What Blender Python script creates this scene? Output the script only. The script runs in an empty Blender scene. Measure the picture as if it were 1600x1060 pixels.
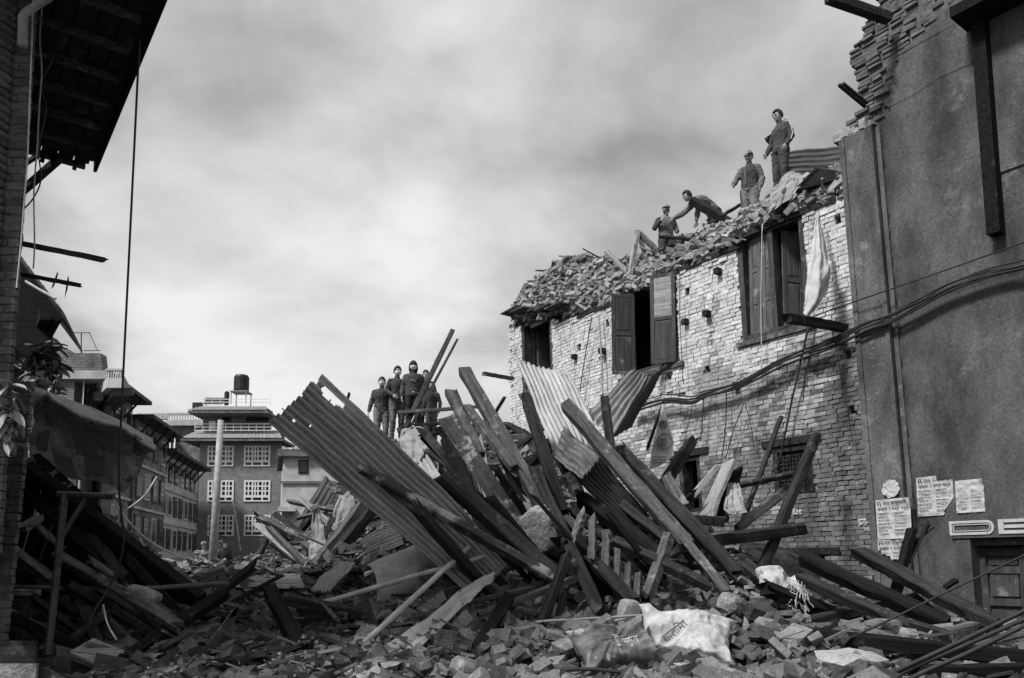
import bpy, bmesh, math, random
from mathutils import Vector, Matrix, noise
random.seed(11)
R = random.random
def U(a, b): return a + (b - a) * R()
scene = bpy.context.scene
col = scene.collection
# ---------------------------------------------------------------- camera
FPX, CX, PY = 1250.0, 800.0, 773.0
TH = math.atan(112 / FPX)
EYE = Vector((0, 0, 1.6))
cam = bpy.data.cameras.new('camera')
cam.sensor_width = 36.0
cam.lens = 36.0 * FPX / 1600
cam.shift_y = (PY - 530.0) / 1600
cam.clip_start = 0.1
cam.clip_end = 3000
co = bpy.data.objects.new('camera', cam)
co.location = EYE
co.rotation_euler = (math.pi / 2 + TH, 0, 0)
col.objects.link(co)
scene.camera = co
# ---------------------------------------------------------------- sky
SUN_EL, SUN_AZ = math.radians(50), math.radians(232)   # azimuth clockwise from +Y
world = bpy.data.worlds.new('World')
scene.world = world
world.use_nodes = True
wn = world.node_tree
wn.nodes.clear()
def WN(t, **k):
    n = wn.nodes.new(t)
    for a, b in k.items(): setattr(n, a, b)
    return n
def WL(a, b): wn.links.new(a, b)
def wmath(op, a, b=None, c=None, clamp=False):
    n = WN('ShaderNodeMath', operation=op, use_clamp=clamp)
    for i, v in enumerate((a, b, c)):
        if v is None: continue
        if isinstance(v, (int, float)): n.inputs[i].default_value = v
        else: WL(v, n.inputs[i])
    return n.outputs[0]
wout = WN('ShaderNodeOutputWorld')
wbg = WN('ShaderNodeBackground')
wsky = WN('ShaderNodeTexSky', sky_type='NISHITA', sun_disc=False, sun_elevation=SUN_EL, sun_rotation=SUN_AZ)
wbw = WN('ShaderNodeRGBToBW')
WL(wsky.outputs[0], wbw.inputs[0])
wtc = WN('ShaderNodeTexCoord')
wsep = WN('ShaderNodeSeparateXYZ')
WL(wtc.outputs['Generated'], wsep.inputs[0])
zz = wmath('ADD', wmath('MAXIMUM', wsep.outputs[2], 0.0), 0.32)
wcx, wcy = wmath('DIVIDE', wsep.outputs[0], zz), wmath('DIVIDE', wsep.outputs[1], zz)
wcomb = WN('ShaderNodeCombineXYZ')
WL(wcx, wcomb.inputs[0]); WL(wcy, wcomb.inputs[1])
def wnoise(scale, detail, rough, off, dist=0.0):
    m = WN('ShaderNodeMapping'); m.inputs['Location'].default_value = off
    WL(wcomb.outputs[0], m.inputs['Vector'])
    n = WN('ShaderNodeTexNoise'); n.inputs['Scale'].default_value = scale
    n.inputs['Detail'].default_value = detail; n.inputs['Roughness'].default_value = rough
    n.inputs['Distortion'].default_value = dist
    WL(m.outputs[0], n.inputs['Vector'])
    return n.outputs['Fac']
n1 = wnoise(0.9, 2.0, 0.45, (1.3, 4.7, 0), 0.2)
n2 = wnoise(2.3, 5.0, 0.5, (2.9, 6.1, 1), 0.35)
n3 = wnoise(4.6, 6.0, 0.55, (0.4, 9.2, 2), 0.2)
cl = wmath('ADD', wmath('MULTIPLY', n1, 0.5), wmath('ADD', wmath('MULTIPLY', n2, 0.5), wmath('MULTIPLY', n3, 0.22)))
ramp = WN('ShaderNodeValToRGB')
WL(cl, ramp.inputs[0])
e = ramp.color_ramp.elements
e[0].position = 0.48; e[0].color = (0.23, 0.23, 0.23, 1)
e[1].position = 0.74; e[1].color = (0.70, 0.70, 0.70, 1)
x = e.new(0.56); x.color = (0.38, 0.38, 0.38, 1)
x = e.new(0.64); x.color = (0.54, 0.54, 0.54, 1)
wmix = WN('ShaderNodeMix', data_type='FLOAT')
wmix.inputs['Factor'].default_value = 0.94
WL(wmath('MULTIPLY', wbw.outputs[0], 0.10), wmix.inputs[2]); 
wb2 = WN('ShaderNodeRGBToBW'); WL(ramp.outputs[0], wb2.inputs[0])
WL(wb2.outputs[0], wmix.inputs[3])
WL(wmix.outputs[0], wbg.inputs['Color'])
wbg.inputs['Strength'].default_value = 1.3
WL(wbg.outputs[0], wout.inputs[0])
# ---------------------------------------------------------------- sun (soft, behind thin cloud)
sd = bpy.data.lights.new('sun', 'SUN')
sd.energy = 4.4
sd.angle = math.radians(10)
so = bpy.data.objects.new('sun', sd)
sv = Vector((math.sin(SUN_AZ) * math.cos(SUN_EL), math.cos(SUN_AZ) * math.cos(SUN_EL), math.sin(SUN_EL)))
so.rotation_euler = sv.to_track_quat('Z', 'Y').to_euler()
so.location = (0, 0, 60)
col.objects.link(so)
scene.view_settings.view_transform = 'Standard'
scene.view_settings.look = 'None'
scene.view_settings.exposure = 0.0
scene.view_settings.gamma = 1.0
# ---------------------------------------------------------------- helpers
CT, ST = math.cos(TH), math.sin(TH)
def P(px, py, d):
    """world point seen at photo pixel (px, py) at the plan distance d"""
    a, b = (px - CX) / FPX, (PY - py) / FPX
    v = Vector((a, CT - ST * b, ST + CT * b))
    return EYE + v * (d / v.y)
def proj(p):
    q = p - EYE
    f = q.y * CT + q.z * ST
    return CX + FPX * q.x / f, PY - FPX * (-q.y * ST + q.z * CT) / f
class MB:
    def __init__(s): s.v = []; s.f = []; s.m = []
    def add(s, vs, fs, mi=0):
        o = len(s.v); s.v += [tuple(v) for v in vs]
        for f in fs: s.f.append(tuple(i + o for i in f)); s.m.append(mi)
    def hexa(s, c, mi=0):      # 8 corners: bottom 4 ccw, top 4 ccw
        s.add(c, [(3, 2, 1, 0), (4, 5, 6, 7), (0, 1, 5, 4), (1, 2, 6, 5), (2, 3, 7, 6), (3, 0, 4, 7)], mi)
    def box(s, x0, x1, y0, y1, z0, z1, mi=0, M=None, j=0.0):
        c = [Vector(p) for p in ((x0, y0, z0), (x1, y0, z0), (x1, y1, z0), (x0, y1, z0), (x0, y0, z1), (x1, y0, z1), (x1, y1, z1), (x0, y1, z1))]
        if j: c = [p + Vector((U(-j, j), U(-j, j), U(-j, j))) for p in c]
        if M: c = [M @ p for p in c]
        s.hexa(c, mi)
    def tube(s, pts, r, n=7, mi=0, cap=True):
        pts = [Vector(p) for p in pts]; k = len(pts)
        rr = r if isinstance(r, (list, tuple)) else [r] * k
        vs = []; fs = []
        up = None
        for i in range(k):
            t = (pts[min(i + 1, k - 1)] - pts[max(i - 1, 0)]).normalized()
            if up is None: up = t.orthogonal().normalized()
            up = (up - t * up.dot(t)).normalized()
            w = t.cross(up)
            for a in range(n):
                q = 2 * math.pi * a / n
                vs.append(pts[i] + (up * math.cos(q) + w * math.sin(q)) * rr[i])
        for i in range(k - 1):
            for a in range(n):
                b = (a + 1) % n
                fs.append((i * n + a, i * n + b, (i + 1) * n + b, (i + 1) * n + a))
        if cap:
            fs.append(tuple(range(n - 1, -1, -1))); fs.append(tuple((k - 1) * n + a for a in range(n)))
        s.add(vs, fs, mi)
    def grid(s, rows, mi=0, skip=None):
        h, w = len(rows), len(rows[0])
        vs = [p for r in rows for p in r]
        fs = [(i * w + k, i * w + k + 1, (i + 1) * w + k + 1, (i + 1) * w + k) for i in range(h - 1) for k in range(w - 1) if not (skip and skip(i, k))]
        s.add(vs, fs, mi)
    def mesh(s, name, mats, smooth=False):
        me = bpy.data.meshes.new(name)
        me.from_pydata(s.v, [], s.f); 
        for m in (mats if isinstance(mats, (list, tuple)) else [mats]): me.materials.append(m)
        if any(s.m): me.polygons.foreach_set('material_index', s.m)
        if smooth: me.polygons.foreach_set('use_smooth', [True] * len(me.polygons))
        me.update()
        return me
    def build(s, name, mats, parent=None, smooth=False, M=None):
        return link(name, s.mesh(name, mats, smooth), parent, M)
def link(name, data, parent=None, M=None):
    o = bpy.data.objects.new(name, data)
    col.objects.link(o)
    if parent is not None: o.parent = parent
    if M is not None: o.matrix_world = M if parent is None else o.matrix_world
    if M is not None and parent is not None: o.matrix_basis = M
    return o
def tag(o, label=None, cat=None, group=None, kind=None):
    if label: o['label'] = label
    if cat: o['category'] = cat
    if group: o['group'] = group
    if kind: o['kind'] = kind
    return o
def empty(name, label, cat, loc=(0, 0, 0), group=None):
    """an Empty at a thing's base; children are written in world coordinates through off()"""
    o = bpy.data.objects.new(name, None)
    o.empty_display_size = 0.2
    col.objects.link(o)
    return tag(o, label, cat, group)
def settle(root):
    """move a thing's Empty to the base of its parts without moving the parts"""
    ch = [c for c in root.children if c.type == 'MESH']
    lo = [1e9] * 3; hi = [-1e9] * 3
    for c in ch:
        for b in c.bound_box:
            w = c.matrix_basis @ Vector(b)
            for i in range(3): lo[i] = min(lo[i], w[i]); hi[i] = max(hi[i], w[i])
    p = Vector(((lo[0] + hi[0]) / 2, (lo[1] + hi[1]) / 2, lo[2]))
    root.location = p
    for c in root.children: c.matrix_basis = Matrix.Translation(-p) @ c.matrix_basis
# ---------------------------------------------------------------- materials (all grey: the photograph is black and white)
MAT = {}
def mat(name, lo, hi, scale=6.0, stretch=(1, 1, 1), rough=0.85, bump=0.25, island=0.0, coord='Object', detail=6, dust=0.0, dusttone=0.45, dustscale=3.0, spec=0.3, bscale=None, metal=0.0, bdist=0.02, contrast=0.18, grain=0.0, gscale=60.0, courses=0.0, thin=0.0):
    m = bpy.data.materials.new(name); m.use_nodes = True
    nt = m.node_tree; N = nt.nodes; Lk = nt.links.new
    b = N['Principled BSDF']; b.inputs['Roughness'].default_value = rough
    b.inputs['Specular IOR Level'].default_value = spec; b.inputs['Metallic'].default_value = metal
    def mth(op, a, c=None, clamp=False):
        n = N.new('ShaderNodeMath'); n.operation = op; n.use_clamp = clamp
        for i, v in enumerate((a, c)):
            if v is None: continue
            if isinstance(v, (int, float)): n.inputs[i].default_value = v
            else: Lk(v, n.inputs[i])
        return n.outputs[0]
    tc = N.new('ShaderNodeTexCoord')
    geo = N.new('ShaderNodeNewGeometry')
    src = geo.outputs['Position'] if coord == 'World' else tc.outputs['Object']
    oi = N.new('ShaderNodeObjectInfo')
    add = N.new('ShaderNodeVectorMath'); add.operation = 'ADD'
    sc = N.new('ShaderNodeVectorMath'); sc.operation = 'SCALE'; sc.inputs[0].default_value = (17, 31, 23)
    Lk(oi.outputs['Random'], sc.inputs['Scale'])
    Lk(src, add.inputs[0])
    if coord != 'World': Lk(sc.outputs[0], add.inputs[1])
    mp = N.new('ShaderNodeMapping'); mp.inputs['Scale'].default_value = stretch
    Lk(add.outputs[0], mp.inputs['Vector'])
    nz = N.new('ShaderNodeTexNoise'); nz.inputs['Scale'].default_value = scale; nz.inputs['Detail'].default_value = detail; nz.inputs['Roughness'].default_value = 0.62
    Lk(mp.outputs[0], nz.inputs['Vector'])
    f = mth('MULTIPLY_ADD', mth('SUBTRACT', nz.outputs['Fac'], 0.5), 0.5 / contrast)
    f.node.inputs[2].default_value = 0.5; 
    if island:
        rnd = mth('FRACT', mth('ADD', geo.outputs['Random Per Island'], oi.outputs['Random']))
        f = mth('ADD', mth('MULTIPLY', f, 1 - island), mth('MULTIPLY', rnd, island))
    f = mth('MAXIMUM', mth('MINIMUM', f, 1.0), 0.0)
    mr = N.new('ShaderNodeMapRange'); mr.inputs['To Min'].default_value = lo; mr.inputs['To Max'].default_value = hi
    Lk(f, mr.inputs['Value'])
    v = mr.outputs['Result']
    if dust:
        dz = N.new('ShaderNodeTexNoise'); dz.inputs['Scale'].default_value = dustscale; dz.inputs['Detail'].default_value = 8; dz.inputs['Roughness'].default_value = 0.7
        Lk(add.outputs[0], dz.inputs['Vector'])
        d2 = N.new('ShaderNodeMapRange'); d2.interpolation_type = 'SMOOTHSTEP'
        d2.inputs['From Min'].default_value = 0.68 - dust * 0.3; d2.inputs['From Max'].default_value = 0.78 - dust * 0.3
        Lk(dz.outputs['Fac'], d2.inputs['Value'])
        mx = N.new('ShaderNodeMix'); mx.data_type = 'FLOAT'
        Lk(mth('MULTIPLY', d2.outputs[0], 0.8), mx.inputs['Factor']); Lk(v, mx.inputs[2]); mx.inputs[3].default_value = dusttone
        v = mx.outputs[0]
    if courses:      # brick courses of buildings too far away to show single bricks
        sp = N.new('ShaderNodeSeparateXYZ'); Lk(geo.outputs['Position'], sp.inputs[0]); cb = N.new('ShaderNodeCombineXYZ')
        Lk(mth('ADD', sp.outputs[0], sp.outputs[1]), cb.inputs[0]); Lk(sp.outputs[2], cb.inputs[1])
        bt = N.new('ShaderNodeTexBrick'); bt.inputs['Color1'].default_value = (1, 1, 1, 1); bt.inputs['Color2'].default_value = (.68, .68, .68, 1); bt.inputs['Mortar'].default_value = (.42, .42, .42, 1)
        bt.inputs['Scale'].default_value = 1.0; bt.inputs['Brick Width'].default_value = .24; bt.inputs['Row Height'].default_value = .085; bt.inputs['Mortar Size'].default_value = .012
        Lk(cb.outputs[0], bt.inputs['Vector']); b3 = N.new('ShaderNodeRGBToBW'); Lk(bt.outputs['Color'], b3.inputs[0])
        v = mth('MULTIPLY', v, b3.outputs[0])
    if grain:
        gz = N.new('ShaderNodeTexNoise'); gz.inputs['Scale'].default_value = gscale; gz.inputs['Detail'].default_value = 5; gz.inputs['Roughness'].default_value = 0.8
        Lk(add.outputs[0], gz.inputs['Vector'])
        gm = N.new('ShaderNodeMapRange'); gm.inputs['From Min'].default_value = 0.3; gm.inputs['From Max'].default_value = 0.7
        gm.inputs['To Min'].default_value = 1 - grain; gm.inputs['To Max'].default_value = 1 + grain
        Lk(gz.outputs['Fac'], gm.inputs['Value']); v = mth('MULTIPLY', v, gm.outputs[0])
    Lk(v, b.inputs['Base Color'])
    if bump:
        bz = N.new('ShaderNodeTexNoise'); bz.inputs['Scale'].default_value = bscale or scale * 2.5; bz.inputs['Detail'].default_value = 6; bz.inputs['Roughness'].default_value = 0.65
        Lk(mp.outputs[0], bz.inputs['Vector'])
        bp = N.new('ShaderNodeBump'); bp.inputs['Strength'].default_value = bump; bp.inputs['Distance'].default_value = bdist
        Lk(bz.outputs['Fac'], bp.inputs['Height']); Lk(bp.outputs[0], b.inputs['Normal'])
    if thin:      # light comes through thin cloth
        tl = N.new('ShaderNodeBsdfTranslucent'); ms = N.new('ShaderNodeMixShader'); ms.inputs[0].default_value = thin
        Lk(v, tl.inputs['Color']); Lk(b.outputs[0], ms.inputs[1]); Lk(tl.outputs[0], ms.inputs[2]); Lk(ms.outputs[0], N['Material Output'].inputs['Surface'])
    MAT[name] = m
    return m
GR = (0.6, 9, 9)
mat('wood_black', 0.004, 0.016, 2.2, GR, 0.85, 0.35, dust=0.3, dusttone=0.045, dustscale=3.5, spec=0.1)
mat('wood_dark', 0.010, 0.045, 2.2, GR, 0.88, 0.35, dust=0.4, dusttone=0.10, dustscale=3.2, spec=0.1, grain=0.3, gscale=20)
mat('wood_mid', 0.035, 0.13, 2.2, GR, 0.9, 0.35, dust=0.45, dusttone=0.22, dustscale=3.2, spec=0.1, grain=0.35, gscale=20)
mat('wood_pale', 0.16, 0.4, 2.2, GR, 0.85, 0.4, dust=0.3, dusttone=0.12, spec=0.1, grain=0.3, gscale=20)
mat('wood_chalky', 0.02, 0.08, 2.2, GR, 0.9, 0.4, dust=0.62, dusttone=0.36, dustscale=2.6, spec=0.1, grain=0.4, gscale=20)
mat('splinter', 0.01, 0.22, 3, (1, 1, 1), 0.9, 0.3, island=0.85, spec=0.1)
mat('brick_lime', 0.36, 0.70, 5, rough=0.92, bump=0.6, island=0.4, coord='World', dust=0.42, dusttone=0.18, dustscale=2.2, grain=0.35, gscale=30)
mat('brick_bare', 0.05, 0.23, 5, rough=0.92, bump=0.6, island=0.45, coord='World', dust=0.35, dusttone=0.34, dustscale=2.4, grain=0.4, gscale=30)
mat('brick_dim', 0.04, 0.16, 8, rough=0.9, bump=0.7, island=0.4, coord='World', dust=0.3, dusttone=0.03, dustscale=4, grain=0.4, gscale=40)
mat('brick_loose', 0.012, 0.24, 9, rough=0.95, bump=0.7, island=0.7, grain=0.45, gscale=40, dust=0.25, dusttone=0.34, dustscale=5, spec=0.1)
mat('brick_roof', 0.04, 0.42, 9, rough=0.95, bump=0.6, island=0.65, coord='World', dust=0.3, dusttone=0.5, dustscale=2, grain=0.4, gscale=40, spec=0.1)
mat('mortar', 0.05, 0.17, 14, rough=0.95, bump=0.6, coord='World')
mat('mortar_pale', 0.10, 0.30, 14, rough=0.95, bump=0.6, coord='World')
mat('earth', 0.010, 0.075, 3.0, rough=0.97, bump=0.9, coord='World', bscale=14, bdist=0.05, dust=0.25, dusttone=0.15, dustscale=6, grain=0.5, gscale=40, spec=0.1)
mat('roof_earth', 0.08, 0.26, 4.0, rough=0.95, bump=0.9, coord='World', bscale=14, bdist=0.05)
mat('plaster', 0.04, 0.115, 1.5, (1, 1, 0.5), 0.9, 0.5, coord='World', bscale=22, dust=0.3, dusttone=0.16, dustscale=1.1, bdist=0.012, grain=0.5, gscale=26, spec=0.15, detail=10, contrast=0.14)
mat('plaster_trim', 0.055, 0.14, 2.0, (1, 1, 0.35), 0.9, 0.5, coord='World', bscale=22, dust=0.4, dusttone=0.2, dustscale=2.6, bdist=0.012, grain=0.5, gscale=26, spec=0.15, contrast=0.14)
mat('concrete', 0.12, 0.34, 7, rough=0.95, bump=1.0, bscale=24, bdist=0.03, grain=0.4, gscale=30, spec=0.1)
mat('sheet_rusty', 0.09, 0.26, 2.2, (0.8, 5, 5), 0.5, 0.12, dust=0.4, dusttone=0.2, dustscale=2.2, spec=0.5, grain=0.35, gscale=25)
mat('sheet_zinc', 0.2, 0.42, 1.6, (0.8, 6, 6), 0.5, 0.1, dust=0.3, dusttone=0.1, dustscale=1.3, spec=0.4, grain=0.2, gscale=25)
mat('sheet_black', 0.012, 0.05, 1.6, (0.8, 6, 6), 0.6, 0.1, spec=0.4)  # also holds the painted shade of a bent underside and a folded half
mat('steel_dark', 0.02, 0.07, 8, rough=0.5, bump=0.15)
mat('pipe_grey', 0.22, 0.42, 5, rough=0.6, bump=0.15, dust=0.3, dusttone=0.12, dustscale=4)
mat('wire_black', 0.01, 0.03, 8, rough=0.6, bump=0.0)
mat('wire_pale', 0.35, 0.6, 8, rough=0.7, bump=0.0)
mat('cloth_white', 0.36, 0.52, 3, rough=0.95, bump=0.3, bscale=9, grain=0.15, gscale=40, spec=0.1)
mat('cloth_grey', 0.15, 0.34, 3, rough=0.95, bump=0.4, bscale=9, dust=0.3, dusttone=0.1, grain=0.25, gscale=40, spec=0.1)
mat('tarp', 0.3, 0.6, 4, rough=0.85, bump=0.45, bscale=9, dust=0.4, dusttone=0.06, dustscale=4, grain=0.3, gscale=30, spec=0.1, thin=0.45)
mat('tarp_patch', 0.5, 0.7, 4, rough=0.85, bump=0.3, bscale=9, grain=0.2, gscale=30, spec=0.1, thin=0.5)  # paler tarp cloth: light coming through is put into its colour
mat('debris_dark', 0.008, 0.13, 9, rough=0.95, bump=0.7, island=0.75, grain=0.45, gscale=40, dust=0.2, dusttone=0.25, dustscale=5, spec=0.1)
mat('sack_white', 0.3, 0.54, 5, rough=0.9, bump=0.4, bscale=12, dust=0.35, dusttone=0.16, dustscale=6, grain=0.2, gscale=90, spec=0.1)
mat('sack_dark', 0.04, 0.2, 5, rough=0.9, bump=0.6, bscale=9, dust=0.4, dusttone=0.4, dustscale=6, grain=0.3, gscale=90, spec=0.1)
mat('paper', 0.38, 0.52, 5, rough=0.9, bump=0.15, grain=0.15, gscale=30)
mat('ink', 0.02, 0.06, 5, rough=0.8, bump=0)
mat('white_paint', 0.62, 0.78, 4, rough=0.6, bump=0.1)
mat('far_brick', 0.22, 0.32, courses=1, grain=0.25, gscale=14, scale=2.0, rough=0.9, bump=0.3, coord='World', bscale=30)
mat('far_pale', 0.3, 0.52, 1.2, rough=0.9, bump=0.4, coord='World', bscale=12, dust=0.3, dusttone=0.16)
mat('far_old', 0.10, 0.30, courses=1, scale=1.6, rough=0.9, bump=0.4, coord='World', bscale=12)
mat('far_roof', 0.03, 0.10, 3.0, rough=0.9, bump=0.4, coord='World')
mat('tile_grey', 0.22, 0.36, 6.0, rough=0.8, bump=0.4, coord='World', island=0.4)
mat('glass_dark', 0.015, 0.03, 2, rough=0.12, bump=0, spec=0.5)
mat('tank', 0.012, 0.03, 2, rough=0.5, bump=0.05)
mat('skin', 0.30, 0.38, 9, rough=0.6, bump=0.1)
mat('hair', 0.008, 0.02, 40, rough=0.6, bump=0.4)
mat('cloth_black', 0.012, 0.035, 6, rough=0.9, bump=0.5, bscale=14)
mat('cloth_dark', 0.03, 0.075, 6, rough=0.9, bump=0.5, bscale=14)
mat('cloth_mid', 0.08, 0.16, 6, rough=0.9, bump=0.5, bscale=14)
mat('denim', 0.12, 0.22, 6, rough=0.9, bump=0.5, bscale=14)
mat('camo', 0.03, 0.34, 12, rough=0.9, bump=0.3, contrast=0.1)
mat('leaf', 0.05, 0.16, 6, rough=0.5, bump=0.1, island=0.4)
mat('leaf_pale', 0.16, 0.36, 6, rough=0.5, bump=0.1, island=0.5)
mat('stem', 0.03, 0.08, 6, rough=0.9, bump=0.3)
mat('asphalt', 0.04, 0.10, 2, rough=0.95, bump=0.4, coord='World')
mat('sheet_dim', 0.025, 0.10, 2.2, (0.8, 5, 5), 0.55, 0.12, dust=0.3, dusttone=0.14, dustscale=2.2, spec=0.4, grain=0.35, gscale=25)
mat('concrete_pale', 0.28, 0.55, 7, rough=0.95, bump=1.0, bscale=26, bdist=0.03, grain=0.4, gscale=30, spec=0.1)
# ---------------------------------------------------------------- ground and rubble heap
g = MB(); g.add([(-700, -300, 0), (700, -300, 0), (700, 1500, 0), (-700, 1500, 0)], [(0, 1, 2, 3)])
tag(g.build('ground', MAT['asphalt']), kind='structure')
CTRL = [P(*c) for c in [
 (0,1075,6.5),(300,1070,6.5),(600,1070,6.5),(900,1070,6.5),(1200,1070,6.5),(1500,1070,6.5),(1750,1070,6.8),
 (250,1012,7.8),(420,1012,7.8),(620,1002,8),(800,990,8),(960,995,8),(1150,985,8),(1300,985,8.5),(1500,990,9),
 (100,1010,8),(50,970,9.5),(200,965,9),(330,950,9.5),(450,950,9.5),(560,950,9),(680,938,9),
 (780,945,8.8),(860,915,9.3),(930,910,9.6),(1010,905,9.8),(1100,910,10),(1200,910,11),(1290,905,12.5),(1400,960,11.5),(1550,985,11),
 (900,850,11),(980,815,12.5),(1060,820,14),(1120,835,14),(1180,850,13.5),
 (820,760,13),(760,710,16),(760,660,18.5),(690,695,17.5),(640,690,18),(600,700,18),(560,722,18.5),(510,765,18.5),(470,820,18),(435,868,17),
 (700,800,12.5),(620,825,13),(560,855,12.5),(500,882,12.5),(440,905,12),(380,905,13),(340,915,16),(300,915,18),(250,905,16),(200,900,14),(150,920,12),
 (400,882,18),(372,905,20),(420,890,21),(350,908,20),(432,876,20),(430,890,23),(465,850,21),(510,800,22),(455,848,18.6),(300,912,26),(400,905,26),(440,895,25),(100,890,20),(600,730,23),(700,700,23)]]
CTRL += [Vector((xx, 2.5, 0.05)) for xx in (-8, -4, 0, 4, 8)] + [Vector((xx, 0, 0.0)) for xx in (-8, -4, 0, 4, 8)]
def hz0(x, y):
    a = b = 0.0
    for c in CTRL:
        r = (c.x - x) ** 2 + (c.y - y) ** 2 + 0.12
        w = r ** -1.9
        a += w * c.z; b += w
    return a / b
HX0, HY0, HS = -11.0, 0.0, 0.2
HNX, HNY = 101, 131
HG = [[hz0(HX0 + i * HS, HY0 + k * HS) for i in range(HNX)] for k in range(HNY)]
def hz(x, y):
    u = min(max((x - HX0) / HS, 0), HNX - 1.001); v = min(max((y - HY0) / HS, 0), HNY - 1.001)
    i, k = int(u), int(v); u -= i; v -= k
    return (HG[k][i] * (1 - u) + HG[k][i + 1] * u) * (1 - v) + (HG[k + 1][i] * (1 - u) + HG[k + 1][i + 1] * u) * v
def hzn(x, y):
    p = Vector((x, y, 0.3))
    return hz(x, y) + 0.10 * noise.noise(p * 1.7) + 0.05 * noise.noise(p * 5.0) - 0.05
b = MB()
b.grid([[Vector((HX0 + i * 0.1, HY0 + k * 0.1, hzn(HX0 + i * 0.1, HY0 + k * 0.1))) for i in range(201)] for k in range(261)])
tag(b.build('rubble_heap', MAT['earth'], smooth=True), kind='structure')
b = MB()
b.grid([[Vector((-36 + i * 0.5, 25.8 + k * 0.5, 1.0 + 0.25 * noise.noise(Vector((i * 0.21, k * 0.21, 5))) + 0.12 * noise.noise(Vector((i * .7, k * .7, 2))))) for i in range(70)] for k in range(70)])
tag(b.build('street_rubble', MAT['earth'], smooth=True), kind='structure')
# ---------------------------------------------------------------- facade frame of the right-hand row
FP0 = P(1372, 885, 12.5)
def fang(s): return math.radians(36.5 - (5.0 * min(max(s, 0), 10) / 10))
FPATH = {}
_p = Vector((FP0.x, FP0.y)); FPATH[0] = _p.copy()
for i in range(1, 141):
    a = fang((i - .5) * .1); _p = _p + Vector((-math.sin(a), math.cos(a))) * .1; FPATH[i] = _p.copy()
_p = FPATH[0].copy()
for i in range(1, 101):
    a = fang(0); _p = _p - Vector((-math.sin(a), math.cos(a))) * .1; FPATH[-i] = _p.copy()
def FAC(s, z, n=0.0):
    k = 0.045 if s > -0.7 else max(0.0, 0.045 * (1 - (-0.7 - s) / 2.3))
    se = s + k * (z - 1.6)
    u = min(max(se * 10, -99.9), 139.9); i = math.floor(u); t = u - i
    q = FPATH[i] * (1 - t) + FPATH[i + 1] * t
    a = fang(se)
    bul = 0.03 * math.sin(s * 0.9 + 1) * math.sin(z * 0.7) if s > 0 else 0
    return Vector((q.x - math.cos(a) * (n + bul), q.y - math.sin(a) * (n + bul), z))
def fs(px, py, n=0.0):
    s, z = 4.0, 5.0
    for _ in range(30):
        a = proj(FAC(s, z, n)); b1 = proj(FAC(s + .02, z, n)); c1 = proj(FAC(s, z + .02, n))
        j = [(b1[0] - a[0]) / .02, (c1[0] - a[0]) / .02, (b1[1] - a[1]) / .02, (c1[1] - a[1]) / .02]
        d = j[0] * j[3] - j[1] * j[2]; ex, ey = px - a[0], py - a[1]
        ds, dz = (ex * j[3] - j[1] * ey) / d, (j[0] * ey - ex * j[2]) / d
        s += max(-2, min(2, ds)); z += max(-2, min(2, dz)); s = max(-9, min(12, s))
    return s, z
def FM(s, z, n=0.0):
    o = FAC(s, z, n); ex = (FAC(s + .05, z, n) - FAC(s - .05, z, n)).normalized()
    ez = (FAC(s, z + .05, n) - FAC(s, z - .05, n)).normalized()
    ey = ez.cross(ex).normalized()      # towards the street or away
    m = Matrix((ex, ey, ez)).transposed().to_4x4(); m.translation = o
    return m
def fbox(b, s0, s1, z0, z1, n0, n1, mi=0, j=0.0):
    c = [FAC(s0, z0, n0), FAC(s1, z0, n0), FAC(s1, z0, n1), FAC(s0, z0, n1), FAC(s0, z1, n0), FAC(s1, z1, n0), FAC(s1, z1, n1), FAC(s0, z1, n1)]
    if j: c = [p + Vector((U(-j, j), U(-j, j), U(-j, j))) for p in c]
    b.hexa(c, mi)
def rect(x0, y0, x1, y1):
    """facade rectangle from two opposite corners in the photograph: upper-left, lower-right"""
    s1, z1 = fs(x0, y0); s0, z0 = fs(x1, y1)
    return [min(s0, s1), max(s0, s1), min(z0, z1), max(z0, z1)]
def lerp_tab(t, x):
    if x <= t[0][0]: return t[0][1]
    for (a, p), (c, q) in zip(t, t[1:]):
        if x <= c: return p + (q - p) * (x - a) / (c - a)
    return t[-1][1]
# ================================================================ brick house
S_END = fs(797, 560)[0]
TOPT = sorted([fs(*q) for q in ((1326, 296), (1262, 322), (1200, 345), (1140, 385), (1060, 418), (1000, 448), (950, 474), (905, 490), (860, 500), (815, 502), (790, 505))])
def topz(s): return lerp_tab(TOPT, s)
W1, W2, W3 = rect(814, 508, 864, 600), rect(968, 462, 1062, 566), rect(1150, 372, 1266, 506)
W4, W5, W6 = rect(1206, 700, 1272, 768), rect(1180, 868, 1290, 900), rect(1060, 716, 1098, 800)
HOLES = []
for hx, hy in ((1309, 343), (1074, 454), (1105, 576), (1323, 554), (949, 505), (905, 542), (1330, 640), (1045, 590)):
    s, z = fs(hx, hy); HOLES.append([s - .055, s + .055, z - .07, z + .07])
OPEN = [W1, W2, W3, W4, W5, W6] + HOLES
house = empty('brick_house', 'two-storey brick house with a pale upper wall and a broken-off roof', 'house')
def core(cuts_s, cuts_z, openings, top, n0, n1, b):
    for s0, s1 in zip(cuts_s, cuts_s[1:]):
        if s1 - s0 < 1e-4: continue
        sm = (s0 + s1) / 2; tz = top(sm); run = None
        for z0, z1 in zip(cuts_z, cuts_z[1:]):
            zm = (z0 + z1) / 2
            inside = any(o[0] < sm < o[1] and o[2] < zm < o[3] for o in openings) or zm > tz
            if inside:
                if run is not None: fbox(b, s0, s1, run, z0, n0, n1); run = None
            elif run is None: run = z0
        if run is not None: fbox(b, s0, s1, run, min(cuts_z[-1], tz), n0, n1)
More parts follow.
